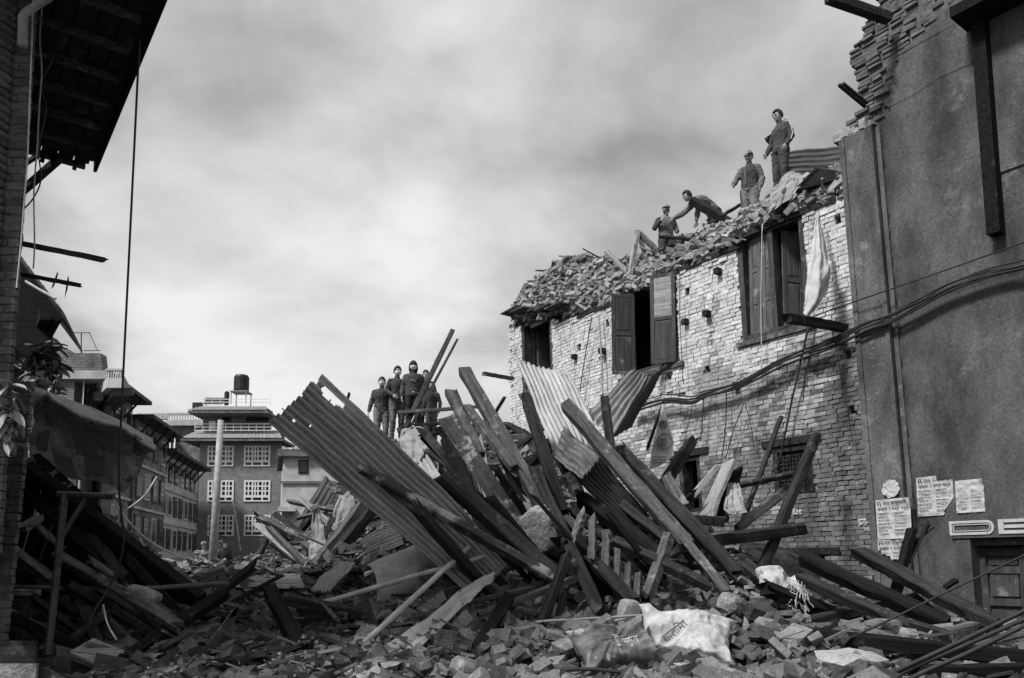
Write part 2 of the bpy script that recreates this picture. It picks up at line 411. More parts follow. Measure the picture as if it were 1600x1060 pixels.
cs = sorted(set([round(i * .35, 3) for i in range(int(S_END / .35) + 1)] + [S_END] + [round(v, 3) for o in OPEN for v in o[:2] if 0 < v < S_END]))
cz = sorted(set([0.0] + [round(i * .09 + 5, 3) for i in range(50)] + [round(v, 3) for o in OPEN for v in o[2:]]))
b = MB(); core(cs, cz, OPEN, lambda s: topz(s) - .12, -.42, -.035, b)
b.build('wall', MAT['mortar_pale'], house)
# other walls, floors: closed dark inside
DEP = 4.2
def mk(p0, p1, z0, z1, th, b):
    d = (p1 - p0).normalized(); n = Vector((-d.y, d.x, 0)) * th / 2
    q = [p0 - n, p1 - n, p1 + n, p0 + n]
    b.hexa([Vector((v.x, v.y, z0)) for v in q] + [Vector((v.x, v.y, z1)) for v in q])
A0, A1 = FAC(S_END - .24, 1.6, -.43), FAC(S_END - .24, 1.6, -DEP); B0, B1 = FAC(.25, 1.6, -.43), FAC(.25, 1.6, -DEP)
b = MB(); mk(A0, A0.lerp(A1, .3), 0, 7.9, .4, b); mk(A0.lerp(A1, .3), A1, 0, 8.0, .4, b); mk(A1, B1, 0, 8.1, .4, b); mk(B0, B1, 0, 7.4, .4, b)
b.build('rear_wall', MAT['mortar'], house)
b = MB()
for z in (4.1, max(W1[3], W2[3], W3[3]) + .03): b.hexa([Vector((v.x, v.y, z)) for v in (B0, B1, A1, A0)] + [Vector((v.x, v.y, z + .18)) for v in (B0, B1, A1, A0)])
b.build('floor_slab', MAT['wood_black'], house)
# bricks
mat('brick_half', 0.16, 0.42, 5, rough=0.92, bump=0.6, island=0.4, coord='World', dust=0.4, dusttone=0.5, dustscale=2.4, grain=0.35, gscale=30)
HB = [MAT['brick_lime'], MAT['brick_half'], MAT['brick_bare']]
def brick_mesh(l, h, d, m, j=.006):
    b = MB(); x0, x1 = -l / 2, l / 2
    c = [Vector(p) for p in ((x0, -d, -h / 2), (x1, -d, -h / 2), (x1, 0, -h / 2), (x0, 0, -h / 2), (x0, -d, h / 2), (x1, -d, h / 2), (x1, 0, h / 2), (x0, 0, h / 2))]
    c = [p + Vector((U(-j, j), U(-j, j) * .6, U(-j, j))) for p in c]
    b.hexa(c); me = b.mesh('brick', m)
    bm = bmesh.new(); bm.from_mesh(me); bmesh.ops.bevel(bm, geom=list(bm.edges), offset=.006, segments=1, affect='EDGES'); bm.to_mesh(me); bm.free()
    return me
PITCH = .080
FLIP = (FM(2, 4).to_3x3() @ Vector((0, 1, 0))).dot(Vector((-.8, -.6, 0))) > 0   # True: local +Y looks to the street
SH = {(i, k): brick_mesh(.198, .074, .06, HB[i], .009) for i in range(3) for k in range(4)}
stuff = MB(); cand = []
nrow = int(9.2 / PITCH)
def clear(s0, s1, z0, z1):
    for o in OPEN:
        if z1 > o[2] + .02 and z0 < o[3] - .02 and s1 > o[0] and s0 < o[1]:
            if s0 >= o[0] - .03 and s1 <= o[1] + .03: return None
            if s0 < o[0] and s1 > o[1]: return None
            if s0 < o[0]: s1 = o[0] - .004
            else: s0 = o[1] + .004
            if s1 - s0 < .05: return None
    return s0, s1
for r in range(nrow):
    z0 = .5 + r * PITCH; z1 = z0 + PITCH - .010
    s = -.02 - (.1 if r % 2 else 0) + U(-.03, .03)
    send = S_END + (0.1 if (r // 2) % 2 else -.05) + U(-.06, .06)
    while s < send:
        l = U(.165, .215); s0, s1 = max(s, .005), min(s + l - .011, send); s += l
        if s1 - s0 < .05: continue
        tz = topz((s0 + s1) / 2)
        if z1 > tz + U(-.05, .05): continue
        c = clear(s0, s1, z0, z1)
        if not c or R() < .006: continue
        s0, s1 = c; sm, zm = (s0 + s1) / 2, (z0 + z1) / 2
        pale = (zm - 2.9) / 3.0 + .10 * (sm - 2.5) + .75 * noise.noise(Vector((sm * .8, zm * 1.1, 3))) + U(-.16, .16)
        if sm < 1.0: pale -= .28 * (1 - sm)
        mi = 0 if pale > .70 else (1 if pale > .33 else 2)
        dn = .004 * math.sin(sm * 13) + U(-.007, .007) + (U(.0, .03) if z1 > tz - .2 else 0)
        wav = .012 * noise.noise(Vector((sm * 1.1, zm * .8, 9)))
        cand.append((s0, s1, z0 + wav, z1 + wav, dn, mi))
vis = [c for c in cand if c[0] < 2.6 and c[2] > 2.3 and c[1] - c[0] > .15]
vis.sort(key=lambda c: (FAC(c[0], c[2]) - EYE).length)
pick = set(id(c) for c in vis[:298])
for c in cand:
    s0, s1, z0, z1, dn, mi = c
    if id(c) in pick:
        m = FM((s0 + s1) / 2, (z0 + z1) / 2, dn)
        if not FLIP: m = m @ Matrix.Rotation(math.pi, 4, 'Z')
        m = m @ Matrix.Diagonal((((s1 - s0) / .198), 1, (z1 - z0) / .074, 1))
        link('brick', SH[(mi, random.randrange(4))], house, m)
    else: fbox(stuff, s0, s1, z0, z1, -.06, dn, mi, .0055)
tag(stuff.build('brickwork', HB, house), kind='stuff')
# return wall at the left end: broken toothing
b = MB()
for r in range(int(7.9 / PITCH)):
    z0 = .5 + r * PITCH
    if z0 > topz(S_END) - .05: break
    for k in range(2):
        n = -.06 - k * .2
        fbox(b, S_END - .3, S_END + U(-.03, .10) + .06 * math.sin(z0 * 2.2), z0, z0 + PITCH - .012, n - .18, n - .012, random.choice((0, 1, 1, 2)), .006)
tag(b.build('broken_edge', HB, house), kind='stuff')
# timber: lintels, frames, shutters
def fpart(name, m, par, s0, s1, z0, z1, n0, n1, j=.0):
    b = MB(); fbox(b, s0, s1, z0, z1, n0, n1, 0, j); return b.build(name, MAT[m] if isinstance(m, str) else m, par)
def frame(o, w, n0, n1, m, par, mull=()):
    b = MB(); s0, s1, z0, z1 = o
    fbox(b, s0, s0 + w, z0, z1, n0, n1); fbox(b, s1 - w, s1, z0, z1, n0, n1)
    fbox(b, s0 + w, s1 - w, z0, z0 + w, n0 + .003, n1 - .003); fbox(b, s0 + w, s1 - w, z1 - w, z1, n0 + .003, n1 - .003)
    for q in mull: fbox(b, q - w / 2, q + w / 2, z0 + w, z1 - w, n0 + .004, n1 - .004)
    return b.build('window_frame', MAT[m], par)
def shutter(par, hinge, zb, w, h, yaw, tone, panels=2, glass=False):
    """panelled leaf: X along the leaf from the hinge, Z up, thickness on Y"""
    M = Matrix.Translation((hinge.x, hinge.y, zb)) @ Matrix.Rotation(yaw, 4, 'Z')
    b = MB(); st = .075
    b.box(0, st, -.02, .02, 0, h); b.box(w - st, w, -.02, .02, 0, h)
    zs = [0] + [h * k / panels for k in range(1, panels)] + [h]
    b.box(st, w - st, -.018, .018, 0, st); b.box(st, w - st, -.018, .018, h - st, h)
    for z in zs[1:-1]: b.box(st, w - st, -.018, .018, z - st / 2, z + st / 2)
    o = b.build('shutter', MAT[tone], par, M=M)
    for a, c in zip(zs, zs[1:]):
        q = MB(); x0, x1, z0, z1 = st, w - st, a + st * .8, c - st * .8
        q.box(x0 - .01, x1 + .01, -.006, .006, z0 - .03, z1 + .03)
        g = .035
        q.hexa([Vector(p) for p in ((x0, .006, z0), (x1, .006, z0), (x1 - g, .015, z0 + g), (x0 + g, .015, z0 + g), (x0, .006, z1), (x1, .006, z1), (x1 - g, .015, z1 - g), (x0 + g, .015, z1 - g))])
        q.hexa([Vector(p) for p in ((x0 + g, -.015, z0 + g), (x1 - g, -.015, z0 + g), (x1, -.006, z0), (x0, -.006, z0), (x0 + g, -.015, z1 - g), (x1 - g, -.015, z1 - g), (x1, -.006, z1), (x0, -.006, z1))])
        q.build('panel', MAT['wood_pale' if glass and a > 0 else tone], o)
    return o
def lintel(o, ext, h, m, n1=.03):
    fpart('lintel', m, house, o[0] - ext, o[1] + ext, o[3] + .002, o[3] + h, -.40, n1, .008)
for o, ext, h in ((W1, .28, .15), (W2, .3, .13), (W3, .12, .14), (W4, .2, .13), (W5, .3, .12), (W6, .25, .14)): lintel(o, ext, h, 'wood_dark')
mat('shutter_dark', 0.02, 0.07, 2.2, (6, 6, .6), 0.7, 0.3, dust=0.35, dusttone=0.2, dustscale=3)
mat('shutter_grey', 0.05, 0.13, 2.2, (6, 6, .6), 0.7, 0.3, dust=0.4, dusttone=0.3, dustscale=3)
fyaw = lambda s: math.atan2(*reversed((FAC(s + .1, 4) - FAC(s, 4)).to_2d()[:]))
for o in (W1, W2, W3): 
    wnd = frame(o, .10, -.22, -.02, 'shutter_dark', house, mull=[(o[0] + o[1]) / 2] if o is W3 else ())
    wnd.name = 'window_frame'
# leaves of the window with open shutters
h2 = W2[3] - W2[2]
sm2 = (W2[0] + W2[1]) / 2
shutter(house, FAC(W2[0] + .06, W2[2], .03), W2[2] + .02, .52, h2 - .02, fyaw(W2[0]) + math.radians(28), 'shutter_dark', 2, True)
shutter(house, FAC(W2[1] - .42, W2[2], .02), W2[2] + .0, .50, h2 - .12, fyaw(W2[1]) + math.radians(60) , 'shutter_dark', 2)
# closed pair, left half of the wide window
h3 = W3[3] - W3[2] - .2
c3 = (W3[0] + W3[1]) / 2; lw = (W3[1] - .1 - c3 - .05) / 2
for k in range(2): shutter(house, FAC(c3 + .05 + k * lw, W3[2], -.11), W3[2] + .1, lw - .008, h3, fyaw(c3), 'shutter_grey', 3)
shutter(house, FAC(c3 - .05, W3[2], -.2), W3[2] + .1, .42, h3, fyaw(c3) + math.radians(250), 'shutter_grey', 2)
# lattice window
fr = frame(W4, .10, -.2, -.01, 'wood_dark', house)
b = MB(); s0, s1, z0, z1 = W4
ns, nz_ = 9, 9
for k in range(1, ns): q = s0 + .1 + (s1 - s0 - .2) * k / ns; fbox(b, q - .016, q + .016, z0 + .1, z1 - .1, -.12, -.07)
for k in range(1, nz_): q = z0 + .1 + (z1 - z0 - .2) * k / nz_; fbox(b, s0 + .1, s1 - .1, q - .016, q + .016, -.115, -.064)
b.build('lattice', MAT['wood_dark'], house)
frame(W6, .09, -.2, -.01, 'wood_dark', house)
for o in (W1, W2, W3): fpart('sill', 'wood_mid', house, o[0] - .12, o[1] + .12, o[2] - .09, o[2] - .003, -.25, .05, .006)
# wall plate along the top and projecting joist ends
for k in range(9):
    s0 = .2 + k * .98
    if s0 + .9 < S_END: fpart('wall_plate', 'wood_dark', house, s0, s0 + .95, topz(s0 + .5) - .12, topz(s0 + .5) - .03, -.3, .04, .012)
for hx, hy in ((1073, 503), (1108, 491), (1153, 602), (945, 549), (900, 558), (1125, 425)):
    s, z = fs(hx, hy); fpart('joist_end', 'wood_dark', house, s - .055, s + .055, z - .06, z + .05, -.1, U(.1, .2), .006)
# left eave ledge over the corner window
for k in range(5):
    s0, z = fs(800 + k * 18, 492 - k * 2); fpart('eave_board', 'wood_mid', house, s0 - .55, s0 + .1, z - .03, z + .01, -.2, .28 + U(-.08, .1), .015)
# rubble left on the top floor
MT = sorted([fs(*q, -.6) for q in ((1326, 266), (1280, 283), (1240, 293), (1205, 316), (1180, 328), (1130, 352), (1085, 372), (1060, 386), (1020, 402), (1000, 406), (960, 412), (920, 408), (885, 406), (850, 430), (815, 455), (785, 476))])
def mz(s, n):
    base = topz(s) - .1; peak = lerp_tab(MT, s)
    t = min(1, max(0, n) / .6)
    return base + (peak - base) * t ** .7 + .10 * noise.noise(Vector((s * 2.1, n * 2.1, 1))) + (0.0 if n < 1.2 else -(n - 1.2) * .08)
b = MB()
b.grid([[FAC(.02 + (S_END - .04) * i / 110, mz(.02 + (S_END - .04) * i / 110, n), -n) for i in range(111)] for n in [.02 + .1 * k for k in range(44)]])
b.build('roof_debris_bed', MAT['roof_earth'], house)
def chunk(b, c, sx, sy, sz, mi=0, M=None):
    q = M or Matrix.LocRotScale(None, __import__('mathutils').Euler((U(-.7, .7), U(-.7, .7), U(0, 6.3))), None)
    j = .22
    vs = [Vector((x * sx * U(1 - j, 1), y * sy * U(1 - j, 1), z * sz * U(1 - j, 1))) for x, y, z in ((-1, -1, -1), (1, -1, -1), (1, 1, -1), (-1, 1, -1), (-1, -1, 1), (1, -1, 1), (1, 1, 1), (-1, 1, 1))]
    b.hexa([q @ v + c for v in vs], mi)
b = MB()
for k in range(2300):
    s = U(.05, S_END - .02); n = abs(random.gauss(0, .55)) 
    if n > 2.4: continue
    p = FAC(s, mz(s, n) + U(-.02, .07), -n + .02)
    q = U(.35, 1.25) if R() < .8 else U(1.2, 1.9); chunk(b, p, .1 * q * U(.6, 1.1), .06 * q * U(.7, 1.2), .034 * q * U(.7, 1.1))
tag(b.build('roof_brick_rubble', MAT['brick_roof'], house), kind='stuff')
for k in range(26):
    s = U(.3, S_END - .3); n = U(.0, .9); p = FAC(s, mz(s, n) + .03, -n); a, e_ = U(0, 6.28), U(-.2, .5); L = U(.25, .8)
    dv = Vector((math.cos(a) * math.cos(e_), math.sin(a) * math.cos(e_), math.sin(e_))) * L; b = MB(); w = U(.015, .035); b.tube([p, p + dv * .5 + Vector((0, 0, U(-.03, .03))), p + dv], [w, w, w * U(.5, 1)], 4)
    b.build('broken_lath', MAT[random.choice(('wood_pale', 'wood_mid', 'wood_dark', 'cloth_grey'))], house)
settle(house)
# ================================================================ plastered house
ph = empty('plastered_house', 'tall dark plastered house with a torn brick edge and lettering over its door', 'house')
YB = [(1300, 205), (1384, 190), (1390, 150), (1402, 92), (1445, 45), (1495, 0), (1545, -45), (1600, -100)]
XL = [(-80, 1380), (0, 1372), (18, 1366), (25, 1353), (45, 1347), (66, 1346), (72, 1334), (93, 1328), (118, 1336), (139, 1341), (163, 1346), (173, 1345), (195, 1323), (211, 1320)]
def s_left(z):      # left end of the wall at height z
    s = -.2
    for _ in range(12):
        px, py = proj(FAC(s, z)); tx = lerp_tab(XL, py) if py < 211 else 1372 - 0 * py
        if py >= 211: return 0.0
        s += max(-.5, min(.5, (px - tx) / 95))
    return s
DOOR = rect(1506, 842, 1700, 1010); DOOR[2] = 0.0
b = MB(); z = 0.0
while z < 11.6:
    sl = s_left(z + .05) - U(.02, .1) if z > 7.5 else -.01
    if z < DOOR[3]:
        fbox(b, DOOR[1], sl, z, min(z + .11, DOOR[3]), -.5, -.02); fbox(b, -7.5, DOOR[0], z, min(z + .11, DOOR[3]), -.5, -.02)
        z = min(z + .11, DOOR[3])
    else:
        fbox(b, -7.5, sl, z, z + .11, -.5, -.02); z += .11
b.build('wall', MAT['mortar'], ph)
# exposed courses, individually laid
b = MB(); cnt = 0; r = 0
mat('brick_old', 0.05, 0.18, 9, rough=0.92, bump=0.7, island=0.6, coord='World')
OB = [brick_mesh(.21, .062, .16, MAT['brick_old'], .014) for _ in range(6)]
z = 7.4
while z < 11.4:
    sl = s_left(z + .04) + U(-.05, .06); s = sl
    while s > -3.5:
        l = U(.16, .25); s1 = s; s0 = s - l + .012; s -= l
        px, py = proj(FAC((s0 + s1) / 2, z))
        if py > lerp_tab(YB, px) + 12: break
        if py > 200 and s1 < -.7: break
        dn = U(-.03, .05) + .05 * noise.noise(Vector((s0 * 1.5, z * 2.2, 7)))
        if -20 < py and cnt < 295:
            m = FM((s0 + s1) / 2, z + .036, dn) 
            if not FLIP: m = m @ Matrix.Rotation(math.pi, 4, 'Z')
            link('brick', OB[random.randrange(6)], ph, m @ Matrix.Rotation(U(-.05, .05), 4, 'Y') @ Matrix.Diagonal(((s1 - s0) / .21, 1, U(.85, 1.1), 1))); cnt += 1
        else: fbox(b, s0, s1, z, z + .066, -.15, dn, 0, .006)
    z += .074
tag(b.build('brickwork', MAT['brick_old'], ph), kind='stuff')
# plaster coat with a torn upper edge
b = MB(); GS = .085
ni, nk = int(6.9 / GS), int(11.3 / GS)
def coat(n, s_hi):
    rows = [[(s_hi - i * GS + U(-.02, .02), k * GS + U(-.02, .02)) for i in range(ni + 1)] for k in range(nk + 1)]
    front = [[FAC(s, z, n + .012 * noise.noise(Vector((s * .7, z * .7, 4)))) for s, z in r] for r in rows]
    def skip(i, k):
        s, z = rows[i][k]
        px, py = proj(FAC(s, z))
        if z < DOOR[3] + .04 and DOOR[0] - .04 < s < DOOR[1] + .04: return True
        return py < lerp_tab(YB, px) + 9 * noise.noise(Vector((s * 3, z * 3, 0))) or z > 11.3
    b.grid(front, 0, skip)
coat(.012, -.66)
po = b.build('plaster_coat', MAT['plaster'], ph, smooth=True)
sm = po.modifiers.new('thick', 'SOLIDIFY'); sm.thickness = .022; sm.offset = 0
# pilaster with raised edges
zt = fs(1345, 210)[1]
b = MB()
for k in range(14):
    z0, z1 = zt * k / 14, zt * (k + 1) / 14
    fbox(b, -.56, -.004, z0, z1, -.02, .10)
b.build('pilaster', MAT['plaster_trim'], ph)
for sa, sb, nn in ((-.085, -.002, .125), (-.565, -.50, .125), (-.655, -.585, .05)):
    b = MB()
    for k in range(14): fbox(b, sa, sb, zt * k / 14, zt * (k + 1) / 14 - (.0 if k < 13 else .02), -.015, nn)
    b.build('pilaster_moulding', MAT['plaster_trim'], ph)
for k in range(14):   # broken brick cap of the pilaster
    s0 = -.6 + .045 * k; fpart('brick', 'brick_half', ph, s0, s0 + U(.08, .16), zt + .004 + U(0, .03), zt + U(.06, .2), -.02 - U(0, .2), .10, .012)
# raised plaster seam lines
for pts, m in ((((1388, 165), (1420, 150), (1470, 118), (1548, 82)), 'plaster'), (((1404, 84), (1450, 58), (1500, 30), (1550, 4)), 'plaster')):
    for (xa, ya), (xb, yb) in zip(pts, pts[1:]):
        (sa, za), (sb, zb) = fs(xa, ya), fs(xb, yb); b = MB()
        b.hexa([FAC(sa, za - .05, .02), FAC(sb, zb - .05, .02), FAC(sb, zb - .05, .032), FAC(sa, za - .05, .034), FAC(sa, za + .02, .02), FAC(sb, zb + .02, .02), FAC(sb, zb + .0, .032), FAC(sa, za + .0, .034)])
        b.build('plaster_seam', MAT[m], ph)
# door surround, sign band, panelled door
s0, s1, z0, z1 = DOOR
b = MB(); fbox(b, s0 - .1, s1 + .12, z1 + .006, z1 + .30, -.02, .07); b.build('sign_band', MAT['plaster'], ph)
b = MB(); fbox(b, s1 - .10, s1 + .10, 0, z1, -.3, .045); b.build('door_frame', MAT['plaster'], ph)
b = MB(); fbox(b, s0, s1 - .1, z1 - .1, z1 - .003, -.3, -.03); b.build('door_head', MAT['shutter_dark'], ph)
b = MB(); fbox(b, s0, s1 - .1, 0, z1 - .1, -.30, -.24)
door = b.build('door', MAT['shutter_dark'], ph)
lw = .62
for k in range(4):
    e1 = s1 - .1 - k * lw; e0 = e1 - lw + .015
    if e0 < s0: break
    b = MB(); st = .09
    fbox(b, e0, e0 + st, .05, z1 - .11, -.24, -.19); fbox(b, e1 - st, e1, .05, z1 - .11, -.24, -.19)
    for q in (.05, .55, 1.05, 1.5, z1 - .25):
        fbox(b, e0 + st, e1 - st, q, q + .1, -.24, -.195)
    b.build('door_leaf', MAT['shutter_dark'], door)
    for q in (.18, .68, 1.18, 1.62):
        b = MB(); fbox(b, e0 + st + .03, e1 - st - .03, q, q + .30 if q < 1.5 else z1 - .30, -.24, -.205); b.build('door_panel', MAT['shutter_dark'], door)
# letters D E on the band
def letter_strokes(px0, kind):
    b = MB(); sA, zA = fs(px0, 829); sB, zB = fs(px0 + 62, 810)
    H = .19; zb = z1 + .06; w = .085
    return sA, zb, H
def lettD(sA, zb, H, Wd, n):
    b = MB(); 
    def outline(off):
        pts = [(off, off), (Wd - .09, off)]
        for k in range(9):
            a = -math.pi / 2 + math.pi * k / 8
            pts.append((Wd - .10 + (H / 2 - off) * math.cos(a) * .9 , H / 2 + (H / 2 - off) * math.sin(a)))
        pts.append((off, H - off)); return pts
    for o1, o2, nn in ((0, .035, n), (.05, .062, n + .004)):
        A, B = outline(o1), outline(o2)
        for k in range(len(A)):
            l = (k + 1) % len(A)
            b.hexa([FAC(sA - p[0], zb + p[1], q) for q in (.07, nn) for p in (A[k], A[l], B[l], B[k])])
    return b.build('lettering', MAT['paper'], ph)
sA = fs(1488, 829)[0]
lettD(sA, z1 + .05, .2, .60, .085)
sE = fs(1564, 828)[0]
b = MB(); H = .2; zb = z1 + .05
for a, c, d, e_ in ((0, .07, 0, H), (.07, .42, H - .045, H), (.07, .42, 0, .045), (.07, .38, H / 2 - .022, H / 2 + .022)): fbox(b, sE - c, sE - a - .002, zb + d, zb + e_, .071, .088)
b.build('lettering', MAT['paper'], ph)
# window box at the top right with its ledge and hanging frame post
sa, za = fs(1556, 372); sb, zb = fs(1556, 30)
b = MB(); fbox(b, sa - .13, sa + .03, za, zb + .0, .05, .22); b.build('window_post', MAT['wood_black'], ph)
b = MB(); fbox(b, sa - 2.2, sa + .14, zb + .003, zb + .16, .0, .55); b.build('window_ledge', MAT['wood_black'], ph)
b = MB(); fbox(b, sa - 2.2, sa - .1, za + .9, zb - .002, .02, .05); b.build('window_board', MAT['plaster'], ph)
# stub beams sticking out of the torn edge
for x0, y0, x1, y1, d, w in ((1293, -4, 1362, 20, 11.4, .16), (1311, 133, 1340, 157, 11.7, .05), (1317, 131, 1344, 153, 11.9, .05)):
    p, q = P(x0, y0, d), P(x1, y1, d + .3); b = MB(); b.tube([p, q, q + (q - p) * .4], [w * .6] * 3, 4); b.build('beam_stub', MAT['wood_dark'], ph)
settle(ph)
# ================================================================ left foreground: brick corner with a rounded colonnette and a boarded eave
lh = empty('corner_house', 'dark brick house corner with a rounded brick column under a black boarded eave', 'house')
PA, PC = P(50, 0, 5.95), P(12, 571, 5.95)
def ex1(z): return PC.x + (z - PC.z) * (PA.x - PC.x) / (PA.z - PC.z)
b = MB()
for k in range(30):
    z0, z1 = 1.6 + k * .25, 1.6 + (k + 1) * .25
    xr = ex1(z0 + .1) - .012; b.hexa([Vector((a, c, h)) for h in (z0, z1 - .002) for a, c in ((-7.2, 6.0), (xr, 6.0), (xr - .36, 6.5), (-7.2, 6.5))])
b.build('wall', MAT['mortar'], lh)
PB = [brick_mesh(.2, .06, .05, MAT['brick_dim'], .007) for _ in range(6)]
RB = []
for _ in range(5):    # rounded bricks of the colonnette
    b = MB(); n = 10; rr = .17; h = .058
    prof = [(rr - .016, -h / 2), (rr, -h * .28), (rr + .003, h * .2), (rr - .012, h / 2)]
    rows = [[Vector((-(q + U(-.003, .003)) * math.cos(math.pi * k / n), -(q) * math.sin(math.pi * k / n), z)) for k in range(n + 1)] for q, z in prof]
    b.grid(rows); b.add([r for r in rows[-1]], [tuple(range(n + 1))]); b.add(rows[0], [tuple(range(n, -1, -1))])
    RB.append(b.mesh('brick', MAT['brick_dim'], True))
z = 1.7; r = 0
while z < 7.6:
    x = ex1(z) - (0 if r % 2 else .09)
    for k in range(3):
        l = U(.18, .21); m = Matrix.Translation((x - l / 2, 5.99 + U(-.006, .006), z + .033))
        if k == 0 and not r % 2: m = Matrix.Translation((ex1(z) - .045, 5.99, z + .033)) @ Matrix.Diagonal((.42, 1, 1, 1))
        elif True: m = m @ Matrix.Diagonal((l / .2 - .05, 1, 1, 1))
        if k or r % 2 or True: link('brick', PB[random.randrange(6)], lh, m @ Matrix.Rotation(math.pi, 4, 'Z'))
        if not (k == 0 and not r % 2): x -= l
        if x < -4.6: break
    cxp = ex1(z) - .30
    link('brick', RB[random.randrange(5)], lh, Matrix.Translation((cxp + U(-.006, .006), 5.97, z + .033)) @ Matrix.Rotation(U(-.03, .03), 4, 'Y'))
    z += .0655; r += 1
# eave: soffit boards, rafters, roof skin, fascia
E1, E2 = P(222, 0, 6.6), P(139, 235, 9.0)
E1.z = E2.z = 6.28
dE = (E2 - E1).normalized(); E0 = E1 - dE * 1.5
nE = Vector((-.811, -.585, 0))
nb = 16; L = (E2 - E0).length
for k in range(nb):
    a = k / nb * 2.6; w = 2.6 / nb - .012
    b = MB(); p = E0 + nE * a; q = E2 + nE * a + dE * U(-.05, .06)
    n2 = nE * w
    dz = .05 * a
    b.hexa([p + Vector((0, 0, dz)), p + n2 + Vector((0, 0, dz)), q + n2 + Vector((0, 0, dz)), q + Vector((0, 0, dz)), p + Vector((0, 0, .03 + dz)), p + n2 + Vector((0, 0, .03 + dz)), q + n2 + Vector((0, 0, .03 + dz)), q + Vector((0, 0, .03 + dz))])
    b.build('soffit_board', MAT['wood_dark'], lh)
for k in range(9):
    c = E0 + dE * (.3 + k * .52); b = MB()
    b.tube([c + Vector((0, 0, -.02)) + nE * .03, c + nE * 2.4 + Vector((0, 0, .03))], .04, 4); b.build('rafter', MAT['wood_mid'], lh)
b = MB(); b.hexa([E0 - nE * .05 + Vector((0, 0, .06)), E0 + nE * 2.7 + Vector((0, 0, .2)), E2 + nE * 2.7 + Vector((0, 0, .2)), E2 - nE * .05 + Vector((0, 0, .06)), E0 - nE * .05 + Vector((0, 0, .12)), E0 + nE * 2.7 + Vector((0, 0, 1.2)), E2 + nE * 2.7 + Vector((0, 0, 1.2)), E2 - nE * .05 + Vector((0, 0, .12))])
b.build('roof', MAT['far_roof'], lh)
b = MB(); b.hexa([v + Vector((0, 0, h)) for h in (-.06, .12) for v in (E0 - nE * .09, E0 - nE * .055, E2 - nE * .055, E2 - nE * .09)]); b.build('fascia', MAT['wood_black'], lh)
for (x0, y0, d0, x1, y1, d1, w) in ((20, 312, 9.2, 102, 240, 8.9, .05), (30, 140, 7.8, 155, 75, 7.3, .03), (30, 185, 8.3, 142, 118, 7.9, .028), (30, 262, 9.0, 118, 205, 8.6, .03)):
    b = MB(); b.tube([P(x0, y0, d0), P(x1, y1, d1)], w, 4); b.build('eave_strut', MAT['wood_dark'], lh)
for k in (1, 3, 4):
    q = E2 + nE * (.02 + k * .11); b = MB(); b.tube([q + Vector((0, 0, .03)) - dE * .1, q + dE * U(.02, .12) + Vector((0, 0, U(-.10, 0)))], .03, 4); b.build('broken_board_end', MAT['wood_black'], lh)
b = MB(); pp = [P(110, -25, 5.7), P(70, 0, 5.75), P(40, 20, 5.8), P(36, 26, 5.8), P(35, 72, 5.8)]; b.tube(pp, [.03, .03, .03, .034, .034], 9); b.build('downpipe', MAT['pipe_grey'], lh, smooth=True)
b = MB(); b.tube([P(53, -20, 5.9), P(43, 250, 5.9), P(33, 380, 5.9), P(26, 450, 5.9)], .006, 5); b.build('conduit', MAT['wire_pale'], lh)
b = MB(); b.hexa([Vector((a, c, h)) for h in (0, 6.25) for a, c in ((-9.5, 6.5), (-4.3, 6.5), (-6.9, 10), (-9.5, 10))]); b.build('rear_block', MAT['mortar'], lh)
settle(lh)
# lower leaning brick wall behind it
lw_ = empty('leaning_brick_wall', 'dark brick wall leaning over the collapsed timbers beside the pale-leafed plant', 'wall')
def ex2(z):
    a, c = P(51, 590, 6.6), P(7, 1010, 6.6); t = (z - c.z) / (a.z - c.z); return c.x + (a.x - c.x) * t
b = MB()
for k in range(14): z0 = .3 + k * .2; xr = ex2(z0 + .1) - .02; b.hexa([Vector((a, c, h)) for h in (z0, z0 + .198) for a, c in ((-5.2, 6.62), (xr, 6.62), (xr - .3, 7.0), (-5.2, 7.0))])
b.build('wall', MAT['mortar'], lw_)
z = .4; r = 0
while z < 3.1:
    x = ex2(z)
    for k in range(4):
        l = U(.19, .215) if (k or r % 2) else .1
        m = Matrix.Translation((x - l / 2, 6.61 + U(-.008, .008), z + .033)) @ Matrix.Diagonal((l / .2 - .05, 1, 1, 1)) @ Matrix.Rotation(math.pi, 4, 'Z')
        link('brick', PB[random.randrange(6)], lw_, m); x -= l
    z += .0655; r += 1
settle(lw_)
# ================================================================ left middle distance
def rpx(b, x0, y0, x1, y1, d, th, mi=0):
    p, q = P(x0, y1, d), P(x1, y0, d)
    z0, z1 = min(p.z, q.z), max(p.z, q.z); sh = -.72 * th if d < 30 else -.30 * th    # side walls follow the street
    b.hexa([Vector((x, y, z)) for z in (z0, z1) for x, y in ((p.x, d), (q.x, d), (q.x + sh, d + th), (p.x + sh, d + th))], mi)
def rpart(name, m, par, x0, y0, x1, y1, d, th):
    b = MB(); rpx(b, x0, y0, x1, y1, d, th); return b.build(name, MAT[m], par)
th_ = empty('timber_house', 'dark old timber house with a sagging steep roof and creeping plants', 'house')
b = MB(); p, q = P(-120, 900, 13.4), P(78, 470, 13.4); b.hexa([Vector((a, c, h)) for h in (0, q.z) for a, c in ((p.x, 13.4), (q.x, 13.4), (q.x - 2.6, 17.4), (p.x - 2.6, 17.4))]); b.build('wall', MAT['far_old'], th_)
for x in (34, 48, 62, 76): rpart('post', 'wood_black', th_, x, 462, x + 6, 585, 13.25, .14)
rpart('window', 'glass_dark', th_, 66, 585, 78, 610, 13.34, .08)
b = MB()
A, B_, = P(22, 392, 12.6), P(101, 496, 12.4)
